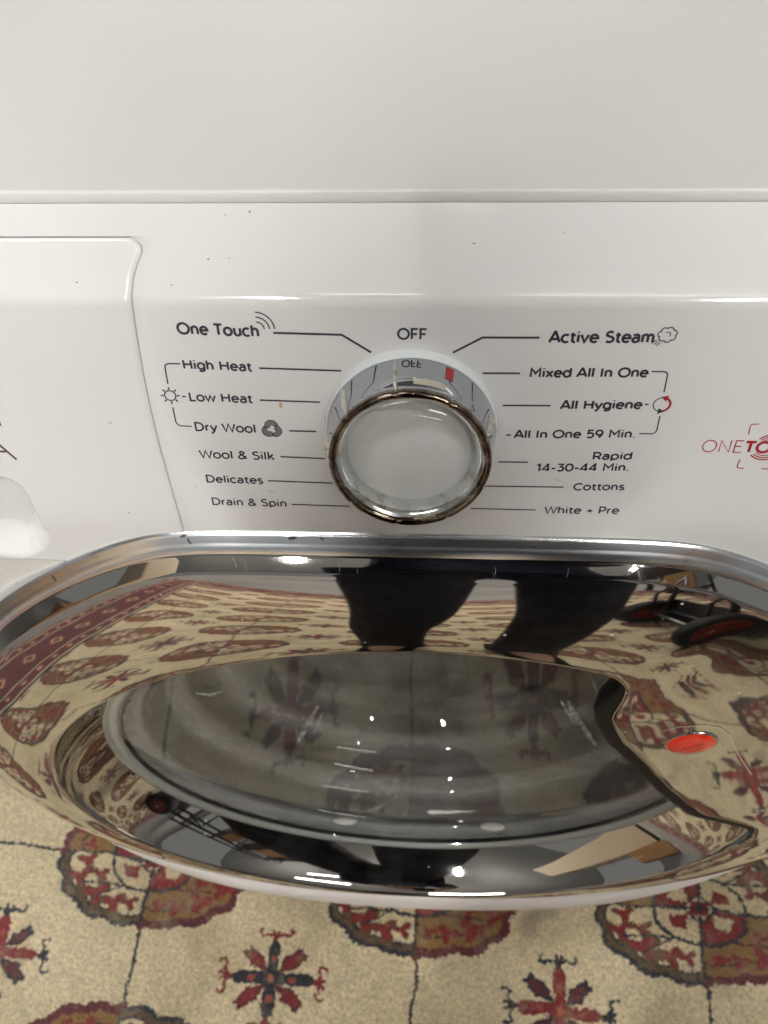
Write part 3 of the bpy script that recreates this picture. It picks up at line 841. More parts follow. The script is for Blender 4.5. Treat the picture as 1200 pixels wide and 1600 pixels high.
for pts, wd in ([(885, 1088), (898, 1115), (915, 1140), (932, 1164)], .0028), ([(876, 1092), (888, 1112), (897, 1128)], .0018), ([(924, 1056), (936, 1080), (953, 1104)], .0022), ([(497, 1102), (482, 1130), (464, 1162)], .0030), ([(505, 1112), (497, 1130), (488, 1150)], .0016), ([(305, 1075), (330, 1080), (348, 1074)], .0030), ([(620, 1245), (590, 1262), (560, 1268)], .0022):
    V, F = [], []; q = [DPg(*p) for p in pts]; n = len(q)
    base = len(V)
    for i, (u, v_) in enumerate(q):
        a_, c_ = Vector(q[max(0, i - 1)]), Vector(q[min(n - 1, i + 1)]); t = (c_ - a_).normalized(); nn = Vector((-t.y, t.x)) * wd * (.25 if i in (0, n - 1) else .6)
        rr_ = hypot(u, v_); hz = -.0300 - .0058 * (1 - (rr_ / .18) ** 2) + .0012
        V.append(DW(u + nn.x, v_ + nn.y, hz)); V.append(DW(u - nn.x, v_ - nn.y, hz))
    for i in range(n - 1): F.append((2 * i, 2 * i + 1, 2 * i + 3, 2 * i + 2))
    link('wipe_mark', V, F, sm, door)
# white outer ring of the door, going back to the cabinet
loops = []
for q, h in ((0, -.0092), (.04, -.0052), (.12, -.0034), (.35, -.0030), (.6, -.0036), (.8, -.0050), (.92, -.0072), (.98, -.0100), (1., -.0140), (1., -.019)):
    lp_ = []
    for k, a in enumerate(AN):
        d = min(adeg(a), 360 - adeg(a)); t = smooth((d - 88) / 60)
        lp_.append(polar(rcr[k] - .0004 + (rb[k] + .0004 - rcr[k]) * q, a, h * t + (-.019 - .006 * (1 - q)) * (1 - t)))
    loops.append(lp_)
V, F = loft(loops)
# wall that runs back to the cabinet front, in F rather than along the tilted axis
n0 = len(V); last = loops[-1]
yc = CAMLOC.y + CF + .004
for k in range(ND):
    p = last[k]; V.append(Vector((p.x * .99, (p.y + yc) / 2, p.z)))
for k in range(ND):
    p = last[k]; V.append(Vector((p.x * .97, max(yc, p.y + .001), (p.z - .49) * .97 + .49)))
for i in (n0 - ND, n0):
    for k in range(ND): F.append((i + k, i + (k + 1) % ND, i + ND + (k + 1) % ND, i + ND + k))
link('door_ring', V, F, MT['rim'], door)
# red oval badge on the handle plate with its raised script lines
def DP(px, py, h=0.):
    x, F_r, D_r = pix_ray(px, py); v = Vector((x, F_r, D_r)); p = O + DN * (h * KS)
    t = p.dot(DN) / v.dot(DN); q = v * t - O
    return q.x / KS, q.dot(DV) / KS
bu, bv = DP(1080, 1162); eu, ev = DP(1115, 1151)
ax = Vector((eu - bu, ev - bv)); a_len = ax.length; ax.normalize(); ay = Vector((-ax.y, ax.x))
tu, tv = DP(1080, 1144); b_len = abs((Vector((tu - bu, tv - bv))).dot(ay)) * 1.0
def ring_h_at(u, v):
    a = atan2(u, -v); r = hypot(u, v); k = int(round((a % (2 * pi)) / (2 * pi) * ND)) % ND
    t = (r - ro[k]) / (rc2[k] - ro[k]); return h_ring(max(0, min(1, t)))
V, F = [], []; n = 40
for f_, dh in ((1.06, -.0004), (1.05, .0003), (1.0, .0006), (.97, .0005)):
    for k in range(n):
        q = Vector((bu, bv)) + ax * (a_len * f_ * cos(2 * pi * k / n)) + ay * (b_len * f_ * sin(2 * pi * k / n))
        V.append(DW(q.x, q.y, ring_h_at(bu, bv) + dh))
for i in range(3):
    for k in range(n): F.append((i * n + k, i * n + (k + 1) % n, (i + 1) * n + (k + 1) % n, (i + 1) * n + k))
badge = link('badge', V, F, MT['chrome'], door, label='red oval badge with silver edge on the door')
V, F = [], []
for f_, dh in ((.975, .0005), (.9, .0009), (.6, .0013), (.3, .0015), (.02, .0016)):
    for k in range(n):
        q = Vector((bu, bv)) + ax * (a_len * f_ * cos(2 * pi * k / n)) + ay * (b_len * f_ * sin(2 * pi * k / n))
        V.append(DW(q.x, q.y, ring_h_at(bu, bv) + dh))
for i in range(4):
    for k in range(n): F.append((i * n + k, i * n + (k + 1) % n, (i + 1) * n + (k + 1) % n, (i + 1) * n + k))
F.append(tuple(range(4 * n, 5 * n))); link('badge_face', V, F, MT['badge'], badge)
V, F = [], []
def plb(u, v, z): q = Vector((bu, bv)) + ax * (u * a_len) + ay * (v * b_len); return DW(q.x, q.y, ring_h_at(bu, bv) + .00175 - .0009 * (u * u + v * v) + z)
wv = [(-.55 + 1.1 * i / 60, .10 + .22 * sin(i * .62) * (1 - .4 * i / 60)) for i in range(61)]
strip(V, F, wv, .055, 0, plb); strip(V, F, [(-.45, .52), (0, .46), (.5, .50)], .06, 0, plb)
link('badge_script', V, F, MT['badge_ink'], badge, smooth=False)
# fine moulded line around the badge plate
mp = [(1035, 1142), (1060, 1136), (1100, 1135), (1125, 1139), (1140, 1150), (1150, 1172), (1160, 1190), (1175, 1212)]
V, F = [], []
pts = [DP(*p) for p in densify(mp, 4)]
strip(V, F, pts, .0007, 0, lambda u, v, z: DW(u, v, ring_h_at(u, v) + .0003))
link('moulded_line', V, F, MT['chrome_edge'], door)
sc_m = plain('scratch', (.75, .76, .78), .5)
for q in range(9):
    V, F = [], []; a0 = radians(rng.uniform(-17, 20)); w0 = rng.uniform(.0088, .0125); da = rng.uniform(-.004, .004); n = 6
    for i in range(n + 1):
        t = i / n; a = a0 + da * t + .002 * sin(t * 2.5); ww = w0 + (rng.uniform(.001, .0035) if i == 0 else 0); ww = w0 + .0028 * t
        k = int(round((a % (2 * pi)) / (2 * pi) * ND)) % ND; hh = float(np.interp(min(ww, .0133), [p[0] for p in bar_], [p[1] for p in bar_])) + .00006
        rr = float(np.interp(a % (2 * pi), AN, rb)) - ww
        V.append(polar(rr, a - .00010, hh)); V.append(polar(rr, a + .00010, hh))
    for i in range(n): F.append((2 * i, 2 * i + 1, 2 * i + 3, 2 * i + 2))
    link('scratch', V, F, sc_m, door)
# small white buffer pads behind the glass rim
for d_ in (157, 203.):
    bm = bmesh.new(); bmesh.ops.create_uvsphere(bm, u_segments=20, v_segments=10, radius=1)
    a = radians(d_); c = polar(.9 * .158, a, -.036)
    for v in bm.verts: v.co = Vector((v.co.x * .009, v.co.y * .003, v.co.z * .003)) + c
    link_bm('buffer_pad', bm, plain('pad_white', (.7, .7, .66), .5), door)
# grime in the corners of the rim band
V, F = [], []
for dg_, ww, lw, lh in ((-19.5, .0030, .0009, .0022), (-19.8, .0009, .0022, .0007), (-34, .0030, .0010, .0024), (-11, .0016, .0032, .0009), (-8.5, .0014, .0014, .0008), (9, .0018, .0045, .0010), (12, .0010, .003, .0005), (-28, .0004, .006, .0004)):
    a0 = radians(dg_); b = len(V); n = 12
    def gp_(du, dw):
        a = a0 + du / .25; k = int(round((a % (2 * pi)) / (2 * pi) * ND)) % ND
        w2 = max(.0, ww + dw); hh = float(np.interp(w2, [q[0] for q in outer[2:]], [q[1] for q in outer[2:]])) + .00012
        return polar(rb[k] - w2, a, hh)
    V.append(gp_(0, 0))
    for k in range(n):
        a = 2 * pi * k / n; q = random.uniform(.6, 1.25); V.append(gp_(.6 * lw * cos(a) * q, .6 * lh * sin(a) * q))
    for k in range(n): F.append((b, b + 1 + k, b + 1 + (k + 1) % n))
link('rim_grime', V, F, MT['rust'], door)['kind'] = 'stuff'

# rubber gasket and drum behind the glass
def cyl(name, rows, mat, parent):
    lp = [[DW(r * sin(a), -r * cos(a), h) for a in AN[::4]] for r, h in rows]
    V, F = loft(lp, cap1=True); return link(name, V, F, mat, parent)
cyl('gasket', [(.178, -.0345), (.184, -.045), (.176, -.060), (.170, -.062), (.172, -.085), (.200, -.090), (.21, -.0905)], MT['gasket'], machine) if False else None
lp = [[DW(r * sin(a), -r * cos(a), h) for a in AN[::4]] for r, h in [(.190, -.0400), (.186, -.050), (.176, -.060), (.168, -.066), (.170, -.080), (.186, -.095)]]
V, F = loft(lp); link('gasket', V, F, MT['gasket'], machine)
rows = [(.186, -.0945), (.215, -.100), (.232, -.115), (.235, -.140)] + [(.235 - .0015 * (i % 2), -.14 - .012 * i) for i in range(1, 18)] + [(.225, -.36), (.12, -.365), (.01, -.36)]
lp = [[DW(r * sin(a), -r * cos(a), h) for a in AN[::4]] for r, h in rows]
V, F = loft(lp, cap1=True); link('drum', V, F, MT['drum'], machine)
# front sheet of the cabinet with its porthole
V, F = [], []; HR = .243
inner = []
for a in AN:
    u, v = HR * sin(a), -HR * cos(a)
    h = (CF - O.y - DV.y * v * KS) / (DN.y * KS); inner.append(DW(u, v, h))
ctr = DW(0, 0, (CF - O.y) / (DN.y * KS)); zt, zb_ = CAMLOC.z - D0, CAMLOC.z - .955
outer_ = []
for p in inner:
    d = p - ctr; ks_ = []
    if d.x > 1e-9: ks_.append((X1 - .001 - ctr.x) / d.x)
    if d.x < -1e-9: ks_.append((X0 + .001 - ctr.x) / d.x)
    if d.z > 1e-9: ks_.append((zt - ctr.z) / d.z)
    if d.z < -1e-9: ks_.append((zb_ - ctr.z) / d.z)
    outer_.append(ctr + d * min(ks_))
for cx_ in (X0 + .001, X1 - .001):
    for cz_ in (zt, zb_):
        c = Vector((cx_, ctr.y, cz_)); k = min(range(ND), key=lambda i: (outer_[i] - c).length); outer_[k] = c
lip = [p + Vector((0, .012, 0)) for p in inner]
V, F = loft([lip, inner, outer_]); link('front_sheet', V, F, MT['cab'], machine, smooth=False)

# ------------------------------------------------------------------ rug: the woven pattern drawn once as a repeat
CREAM = (.700, .605, .410); NAVY = (.020, .022, .034); REDC = (.215, .018, .020); MAR = (.110, .016, .024); GOLD = (.240, .135, .040); BRN = (.110, .070, .035); PALE = (.660, .560, .370)
TW, TH, PX = .62, .428, .0005
NX, NY = int(TW / PX), int(TH / PX)
img = np.empty((NY, NX, 3)); img[:] = CREAM
gx, gy = np.meshgrid((np.arange(NX) + .5) * PX, (np.arange(NY) + .5) * PX)
# knots wobble the outlines
wob = rng.normal(0, 1, (NY // 5 + 2, NX // 5 + 2)); wob2 = rng.normal(0, 1, wob.shape)
up = lambda a: np.kron(a, np.ones((5, 5)))[:NY, :NX]
gx2 = gx + .0007 * up(wob); gy2 = gy + .0007 * up(wob2)
def fill(pts, col, cx=0, cy=0, fx=1, fy=1):
    P_ = np.array(pts, float) * (fx, fy) + (cx, cy)
    for ox in (-TW, 0, TW):
        for oy in (-TH, 0, TH):
            Q = P_ + (ox, oy)
            x0, y0 = Q.min(0) - .004; x1, y1 = Q.max(0) + .004
            if x1 < 0 or y1 < 0 or x0 > TW or y0 > TH: continue
            i0, i1 = max(0, int(x0 / PX)), min(NX, int(x1 / PX) + 2); j0, j1 = max(0, int(y0 / PX)), min(NY, int(y1 / PX) + 2)
            X = gx2[j0:j1, i0:i1]; Y = gy2[j0:j1, i0:i1]; ins = np.zeros(X.shape, bool)
            for (ax_, ay_), (bx_, by_) in zip(Q, np.roll(Q, -1, axis=0)):
                if ay_ == by_: continue
                c = ((ay_ > Y) != (by_ > Y)) & (X < (bx_ - ax_) * (Y - ay_) / (by_ - ay_) + ax_)
                ins ^= c
            img[j0:j1, i0:i1][ins] = col
def lobed(a_, b_, n=16, amp=.05, ph=0.):
    out = []
    for k in range(n * 8):
        t = 2 * pi * k / (n * 8)
        e = 1 + amp * (abs(sin(n / 2 * t + ph)) - .5)
        c, s = cos(t), sin(t); q = (abs(c) ** 2.5 + abs(s) ** 2.5) ** (-1 / 2.5)
        out.append((a_ * c * q * e, b_ * s * q * e))
    return out
def quarter(poly, qx, qy):                       # clip a lobed outline to a quadrant
    return [(0, 0)] + [p for p in (poly if qx * qy > 0 else poly) if p[0] * qx >= -1e-9 and p[1] * qy >= -1e-9]
def sortq(pts, qx, qy):
    c = [p for p in pts if p != (0, 0)]; c.sort(key=lambda p: atan2(p[1] * qy, p[0] * qx)); return [(0, 0)] + c
def line(p, q, w_, col, cx=0, cy=0, fx=1, fy=1):
    p, q = Vector(p), Vector(q); d = (q - p).normalized(); n_ = Vector((-d.y, d.x)) * w_ / 2
    fill([p + n_, q + n_, q - n_, p - n_], col, cx, cy, fx, fy)
def gul(cx, cy):
    A_, B_ = .112, .070
    for qx, qy in ((-1, -1), (1, -1), (1, 1), (-1, 1)):
        gold = qx * qy < 0
        def L_(s, col):
            pl_ = lobed(A_ - s, B_ - s * .9, 16, .06); fill(sortq(quarter(pl_, qx, qy), qx, qy), col, cx, cy)
        if gold: L_(0, MAR); L_(.009, GOLD); L_(.020, NAVY); L_(.022, GOLD)
        else: L_(0, NAVY); L_(.005, BRN); L_(.0105, NAVY); L_(.0135, PALE)
        fl = GOLD if gold else PALE
        for (x, y, s) in ((.036, .048, 1.0), (.062, .041, 1.25), (.085, .026, 1.1), (.082, .009, .75), (.060, .022, .7), (.016, .047, .7)):
            fx, fy = qx, qy
            tre = [(x + s * .0085 * (1.1 + .55 * cos(3 * t + .6)) * cos(t), y + s * .0062 * (1.1 + .55 * cos(3 * t + .6)) * sin(t)) for t in np.linspace(0, 2 * pi, 24, endpoint=False)]
            fill([((px_ - x) * 1.32 + x, (py_ - y) * 1.32 + y) for px_, py_ in tre], MAR if gold else BRN, cx, cy, fx, fy) if not gold else None
            fill(tre, REDC, cx, cy, fx, fy)
        line((.030, .030), (.085, .030), .0022, MAR if gold else NAVY, cx, cy, qx, qy)
        if not gold: line((.030, .030), (.064, .046), .002, NAVY, cx, cy, qx, qy)
    oc = lobed(.050, .034, 8, .03)
    fill(oc, NAVY, cx, cy)
    for qx, qy in ((-1, -1), (1, -1), (1, 1), (-1, 1)):
        pl_ = lobed(.046, .031, 8, .03); fill(sortq(quarter(pl_, qx, qy), qx, qy), REDC if qx * qy < 0 else PALE, cx, cy)
        fill([(.012, .006), (.034, .008), (.030, .018), (.016, .020)], PALE if qx * qy < 0 else REDC, cx, cy, qx, qy)
    fill([(-.021, 0), (0, -.015), (.021, 0), (0, .015)], NAVY, cx, cy); fill([(-.017, 0), (0, -.012), (.017, 0), (0, .012)], PALE, cx, cy)
    fill([(-.010, -.007), (.010, -.007), (.010, .007), (-.010, .007)], REDC, cx, cy)
    line((0, -.070), (0, .070), .0032, NAVY, cx, cy); line((-.112, 0), (.112, 0), .0028, NAVY, cx, cy)
    for sx, sy in ((0, -.070), (0, .070), (-.112, 0), (.112, 0)):
        fill([(sx - .006, sy), (sx, sy - .005), (sx + .006, sy), (sx, sy + .005)], MAR, cx, cy)
def star(cx, cy, typ):
    body, hook = (REDC, NAVY) if typ else (NAVY, REDC)
    leaf2 = MAR if typ else REDC
    for k in range(8):
        a = pi / 4 * k; L1 = .040 if k % 2 == 0 else .043; w1 = .0085 if k % 2 == 0 else .008
        c, s = cos(a), sin(a)
        def R_(u, v): return (u * c - v * s) * 1.12, (u * s + v * c) * .90
        if k % 2 == 0:
            fill([R_(0, -w1 * .75), R_(L1 * .85, -w1 * .75), R_(L1, -w1 * .3), R_(L1, w1 * .3), R_(L1 * .85, w1 * .75), R_(0, w1 * .75)], body, cx, cy)
            fill([R_(L1 * .42, -.003), R_(L1 * .60, -.003), R_(L1 * .60, .003), R_(L1 * .42, .003)], (.33, .07, .04), cx, cy)
            # hooks at the tip
            for sg in (-1, 1):
                pts = [(L1 + .000, 0), (L1 + .006, sg * .003), (L1 + .008, sg * .009), (L1 + .005, sg * .014), (L1 + .010, sg * .018), (L1 + .014, sg * .015)]
                for p, q in zip(pts, pts[1:]): line(R_(*p), R_(*q), .0032, hook, cx, cy)
                line(R_(L1 + .004, 0), R_(L1 + .013, sg * .004), .003, hook, cx, cy)
        else:
            fill([R_(.010, -.001), R_(L1 * .55, -w1), R_(L1, -w1 * .7), R_(L1 * .95, 0), R_(L1 * 1.02, w1 * .6), R_(L1 * .55, w1), R_(.010, .001)], NAVY if typ else MAR, cx, cy)
            fill([R_(.014, 0), R_(L1 * .55, -w1 * .65), R_(L1 * .88, -w1 * .35), R_(L1 * .88, w1 * .35), R_(L1 * .55, w1 * .65)], leaf2, cx, cy)
    fill([(-.006, 0), (0, -.005), (.006, 0), (0, .005)], (.40, .12, .06), cx, cy)
for i in range(2):
    x = i * .31
    fill([(x - .0018 + .0012 * sin(y * 60), y) for y in np.linspace(0, TH, 40)] + [(x + .0018 + .0012 * sin(y * 60), y) for y in np.linspace(TH, 0, 40)], NAVY)
    y = i * .214
    fill([(xx, y - .0016 + .001 * sin(xx * 50)) for xx in np.linspace(0, TW, 50)] + [(xx, y + .0016 + .001 * sin(xx * 50)) for xx in np.linspace(TW, 0, 50)], NAVY)
for i in range(2):
    for j in range(2):
        gul(i * .31, j * .214); star(.155 + i * .31, .107 + j * .214, (i + j) % 2 == 1)
# wool: knot to knot variation
kn = rng.normal(1, .07, (NY // 3 + 2, NX // 3 + 2)); img *= np.kron(kn, np.ones((3, 3)))[:NY, :NX, None]
def to_image(name, arr):
    a = np.clip(arr, 0, 1); s = np.where(a <= .0031308, a * 12.92, 1.055 * a ** (1 / 2.4) - .055)
    im = bpy.data.images.new(name, arr.shape[1], arr.shape[0]); buf = np.ones((*arr.shape[:2], 4), np.float32); buf[..., :3] = s
    im.pixels.foreach_set(buf.ravel()); im.pack(); return im
field_im = to_image('woven_field', img)
# border strip
BW, BL = .26, .155
bx, by = int(BW / .001), int(BL / .001)
bd = np.empty((by, bx, 3)); bd[:] = MAR
X, Y = np.meshgrid((np.arange(bx) + .5) * .001, (np.arange(by) + .5) * .001)
for a, b, c in ((.0, .012, NAVY), (.012, .020, PALE), (.060, .066, PALE), (.066, .072, NAVY), (.188, .194, NAVY), (.194, .200, PALE), (.240, .248, PALE), (.248, .26, NAVY)):
    bd[(X >= a) & (X < b)] = c
q = np.abs(X - .13) / .045 + np.abs(Y - BL / 2) / .06
bd[q < 1] = NAVY; bd[q < .9] = REDC; bd[q < .55] = PALE; bd[q < .42] = GOLD; bd[q < .2] = NAVY
for cx in (.04, .218):
    for cy in (.0388, .116):
        q = np.abs(X - cx) / .016 + np.abs(Y - cy) / .028; bd[q < 1] = REDC; bd[q < .5] = PALE
bd *= rng.normal(1, .08, bd.shape[:2])[..., None]
border_im = to_image('woven_border', bd)

def wool(name, im):
    m, N, L, b = new_mat(name)
    uv = N.new('ShaderNodeUVMap'); tc = N.new('ShaderNodeTexCoord').outputs['Object']
    t = N.new('ShaderNodeTexImage'); t.image = im; t.interpolation = 'Linear'; t.extension = 'REPEAT'
    # pile leans this way and that: outlines fray
    nz = N.new('ShaderNodeTexNoise'); nz.inputs['Scale'].default_value = 260; nz.inputs['Detail'].default_value = 2; L.new(tc, nz.inputs['Vector'])
    nz2 = N.new('ShaderNodeTexNoise'); nz2.inputs['Scale'].default_value = 14; nz2.inputs['Detail'].default_value = 2; L.new(tc, nz2.inputs['Vector'])
    sub = N.new('ShaderNodeVectorMath'); sub.operation = 'SUBTRACT'; L.new(nz.outputs['Color'], sub.inputs[0]); sub.inputs[1].default_value = (.5, .5, .5)
    sc = N.new('ShaderNodeVectorMath'); sc.operation = 'SCALE'; L.new(sub.outputs[0], sc.inputs[0]); sc.inputs['Scale'].default_value = .010
    sub2 = N.new('ShaderNodeVectorMath'); sub2.operation = 'SUBTRACT'; L.new(nz2.outputs['Color'], sub2.inputs[0]); sub2.inputs[1].default_value = (.5, .5, .5)
    sc2 = N.new('ShaderNodeVectorMath'); sc2.operation = 'SCALE'; L.new(sub2.outputs[0], sc2.inputs[0]); sc2.inputs['Scale'].default_value = .030
    ad = N.new('ShaderNodeVectorMath'); ad.operation = 'ADD'; L.new(uv.outputs[0], ad.inputs[0]); L.new(sc.outputs[0], ad.inputs[1])
    ad2 = N.new('ShaderNodeVectorMath'); ad2.operation = 'ADD'; L.new(ad.outputs[0], ad2.inputs[0]); L.new(sc2.outputs[0], ad2.inputs[1])
    L.new(ad2.outputs[0], t.inputs['Vector'])
    mo = ramp(N, L, noise(N, L, 6, 8, .72, tc), [(.30, (.70, .66, .58)), (.48, (1.06, 1.03, .98)), (.72, (1.30, 1.28, 1.24))])
    fi = ramp(N, L, noise(N, L, 260, 4, .75, tc), [(.32, (.66, .65, .62)), (.5, (1.04, 1.03, 1.0)), (.7, (1.34, 1.32, 1.28))])
    m1 = N.new('ShaderNodeMix'); m1.data_type = 'RGBA'; m1.blend_type = 'MULTIPLY'; m1.inputs[0].default_value = 1; L.new(t.outputs[0], m1.inputs[6]); L.new(mo, m1.inputs[7])
    m2 = N.new('ShaderNodeMix'); m2.data_type = 'RGBA'; m2.blend_type = 'MULTIPLY'; m2.inputs[0].default_value = 1; L.new(m1.outputs[2], m2.inputs[6]); L.new(fi, m2.inputs[7])
    st = ramp(N, L, noise(N, L, 11, 3, .5, tc), [(.66, (0, 0, 0)), (.74, (.55, .55, .55))])
    wr = ramp(N, L, noise(N, L, 34, 6, .8, tc), [(.50, (0, 0, 0)), (.72, (.55, .55, .55))])
    worn = mixc(N, L, wr, m2.outputs[2], (.46, .39, .27) if name == 'wool_field' else (.24, .10, .09))
    L.new(mixc(N, L, st, worn, (.16, .13, .09)), b.inputs['Base Color'])
    b.inputs['Roughness'].default_value = .95; b.inputs['Sheen Weight'].default_value = .25; b.inputs['Sheen Roughness'].default_value = .5
    b.inputs['Specular IOR Level'].default_value = .1
    bump(N, L, b, noise(N, L, 300, 4, .75, tc), 1.0, .006)
    return m
rug = empty('rug', (.003, CAMLOC.y + .070, 0.), 'worn cream rug with rows of round medallions and star motifs under the machine', 'rug')
rug.rotation_euler = (0, 0, radians(-2.7))
RX0, RX1, RY0, RY1 = -.73, 1.02, -1.95, .60
def sheet(name, x0, x1, y0, y1, uvf, mat, z=.008):
    nx_, ny_ = max(2, int((x1 - x0) / .03)), max(2, int((y1 - y0) / .03))
    V = []; 
    for j in range(ny_ + 1):
        for i in range(nx_ + 1):
            x = x0 + (x1 - x0) * i / nx_; y = y0 + (y1 - y0) * j / ny_
            V.append((x, y, z + .0012 * sin(x * 7 + y * 3) * sin(y * 5 - x * 2)))
    F = [(j * (nx_ + 1) + i, j * (nx_ + 1) + i + 1, (j + 1) * (nx_ + 1) + i + 1, (j + 1) * (nx_ + 1) + i) for j in range(ny_) for i in range(nx_)]
    o = link(name, V, F, mat, rug)
    uvl = o.data.uv_layers.new(name='UVMap')
    for lo in o.data.loops:
        c = o.data.vertices[lo.vertex_index].co; uvl.data[lo.index].uv = uvf(c.x, c.y)
    return o
woolf, woolb = wool('wool_field', field_im), wool('wool_border', border_im)
sheet('field', RX0, RX1, RY0, RY1, lambda x, y: (x / TW, y / TH), woolf)
sheet('border', RX0 - BW, RX0, RY0 - BW, RY1 + BW, lambda x, y: ((x - RX0 + BW) / BW, y / BL), woolb)
sheet('border', RX1, RX1 + BW, RY0 - BW, RY1 + BW, lambda x, y: ((x - RX1) / BW, y / BL), woolb)
sheet('border', RX0, RX1, RY0 - BW, RY0, lambda x, y: ((y - RY0) / BW, x / BL), woolb)
sheet('border', RX0, RX1, RY1, RY1 + BW, lambda x, y: ((y - RY1) / BW, x / BL), woolb)
# selvedge that gives the rug its thickness
bm = bmesh.new()
for a, b in (((RX0 - BW, RY0 - BW), (RX1 + BW, RY0 - BW)), ((RX1 + BW, RY0 - BW), (RX1 + BW, RY1 + BW)), ((RX1 + BW, RY1 + BW), (RX0 - BW, RY1 + BW)), ((RX0 - BW, RY1 + BW), (RX0 - BW, RY0 - BW))):
    tube_bm(bm, [(a[0], a[1], .005), (b[0], b[1], .005)], .006, 8)
link_bm('selvedge', bm, plain('selvedge_wool', (.20, .05, .04), .95), rug)

# floor
m, N, L, b = new_mat('concrete')
tc = N.new('ShaderNodeTexCoord').outputs['Object']
L.new(ramp(N, L, noise(N, L, 1.7, 8, .65, tc), [(.3, (.14, .135, .125)), (.7, (.24, .23, .215))]), b.inputs['Base Color'])
b.inputs['Roughness'].default_value = .55
fl = link('floor', [(-12, -12, 0), (12, -12, 0), (12, 12, 0), (-12, 12, 0)], [(0, 1, 2, 3)], m, smooth=False); fl['kind'] = 'structure'

# ------------------------------------------------------------------ strip lights overhead (seen in the chrome)
em = bpy.data.materials.new('tube_light'); em.use_nodes = True
Ne, Le = em.node_tree.nodes, em.node_tree.links; Ne.clear()
e = Ne.new('ShaderNodeEmission'); e.inputs[0].default_value = (1.0, .98, .948, 1); e.inputs[1].default_value = 27 * LAMP
Le.new(e.outputs[0], Ne.new('ShaderNodeOutputMaterial').inputs[0])
hous = plain('lamp_housing', (.6, .6, .58), .4)
em2 = em.copy(); em2.name = 'tube_light_bright'
for n_ in em2.node_tree.nodes:
    if n_.type == 'EMISSION': n_.inputs[1].default_value = 440 * LAMP
em4 = em.copy(); em4.name = 'tube_light_far_left'
for n_ in em4.node_tree.nodes:
    if n_.type == 'EMISSION': n_.inputs[1].default_value = 345 * LAMP
em3 = em.copy(); em3.name = 'tube_light_short'
for n_ in em3.node_tree.nodes:
    if n_.type == 'EMISSION': n_.inputs[1].default_value = 120 * LAMP
def strip_light(x, F, z, ln, wd, rz, lab):
    t = empty('strip_light', (x, CAMLOC.y + F, z), lab, 'strip light', 'strip lights overhead'); t.rotation_euler = (0, 0, rz)
    bm = bmesh.new(); box_bm(bm, (-ln / 2 - .03, -wd / 2 - .02, .02), (ln / 2 + .03, wd / 2 + .02, .08), .008); link_bm('housing', bm, hous, t, smooth=False)
    bm = bmesh.new(); box_bm(bm, (-ln / 2, -wd / 2, -.01), (ln / 2, wd / 2, .0195), .006); link_bm('tube', bm, em4 if 'to the left' in lab else em2 if 'front to back' in lab else em3 if 'short' in lab else em, t, smooth=False)
strip_light(-.90, .20, 3.2, 1.4, .15, 0, 'strip light overhead, above the left half of the machine')
strip_light(-.80, -3.15, 3.2, 1.3, .08, radians(90), 'strip light overhead running front to back, behind the photographer to the left')
strip_light(1.62, -3.15, 3.2, 1.3, .06, radians(90), 'strip light overhead running front to back, behind the photographer to the right')
strip_light(1.60, -.60, 3.2, 1.2, .15, 0, 'wide strip light overhead, out to the right of the machine')
strip_light(.75, -1.65, 3.2, 2.4, .045, 0, 'long narrow strip light overhead behind the photographer')
strip_light(.10, -1.28, 3.25, .75, .08, radians(90), 'short strip light overhead, right above the photographer')
cl = link('ceiling', [(-8, -9, 3.9), (-8, 6, 3.9), (8, 6, 3.9), (8, -9, 3.9)], [(0, 1, 2, 3)], plain('ceiling_paint', (.72, .73, .72), .8), smooth=False); cl['kind'] = 'structure'

# ------------------------------------------------------------------ photographer and phone (they show in the chrome)
def skin(name, J, E, mat, parent=None, levels=2, grow=0., root=None, label=None):
    """J: name -> (world position, radius[, radius2]); one continuous surface"""
    ks = list(J); idx = {k: i for i, k in enumerate(ks)}
    me = bpy.data.meshes.new(name); me.from_pydata([tuple(J[k][0]) for k in ks], [(idx[a], idx[b]) for a, b in E], [])
    o = bpy.data.objects.new(name, me); COL.objects.link(o)
    sk = o.modifiers.new('skin', 'SKIN'); sk.use_smooth_shade = True
    for k in ks:
        r = J[k][1] + grow; r2 = (J[k][2] if len(J[k]) > 2 else J[k][1]) + grow
        d = me.skin_vertices[0].data[idx[k]]; d.radius = (r, r2); d.use_root = (k == (root or ks[0]))
    sb = o.modifiers.new('sub', 'SUBSURF'); sb.levels = levels; sb.render_levels = levels
    dg = bpy.context.evaluated_depsgraph_get(); nm = bpy.data.meshes.new_from_object(o.evaluated_get(dg))
    o.modifiers.clear(); o.data = nm; nm.materials.clear(); nm.materials.append(mat)
    nm.polygons.foreach_set('use_smooth', [True] * len(nm.polygons))
    if parent is not None: o.parent = parent
    if label: o['label'] = label
    return o
def PW(x, F, z): return Vector((x, CAMLOC.y + F, z))
PX_ = .065
def C_(a, b, c): return CAMLOC + RT * a + UP * b + FW * c
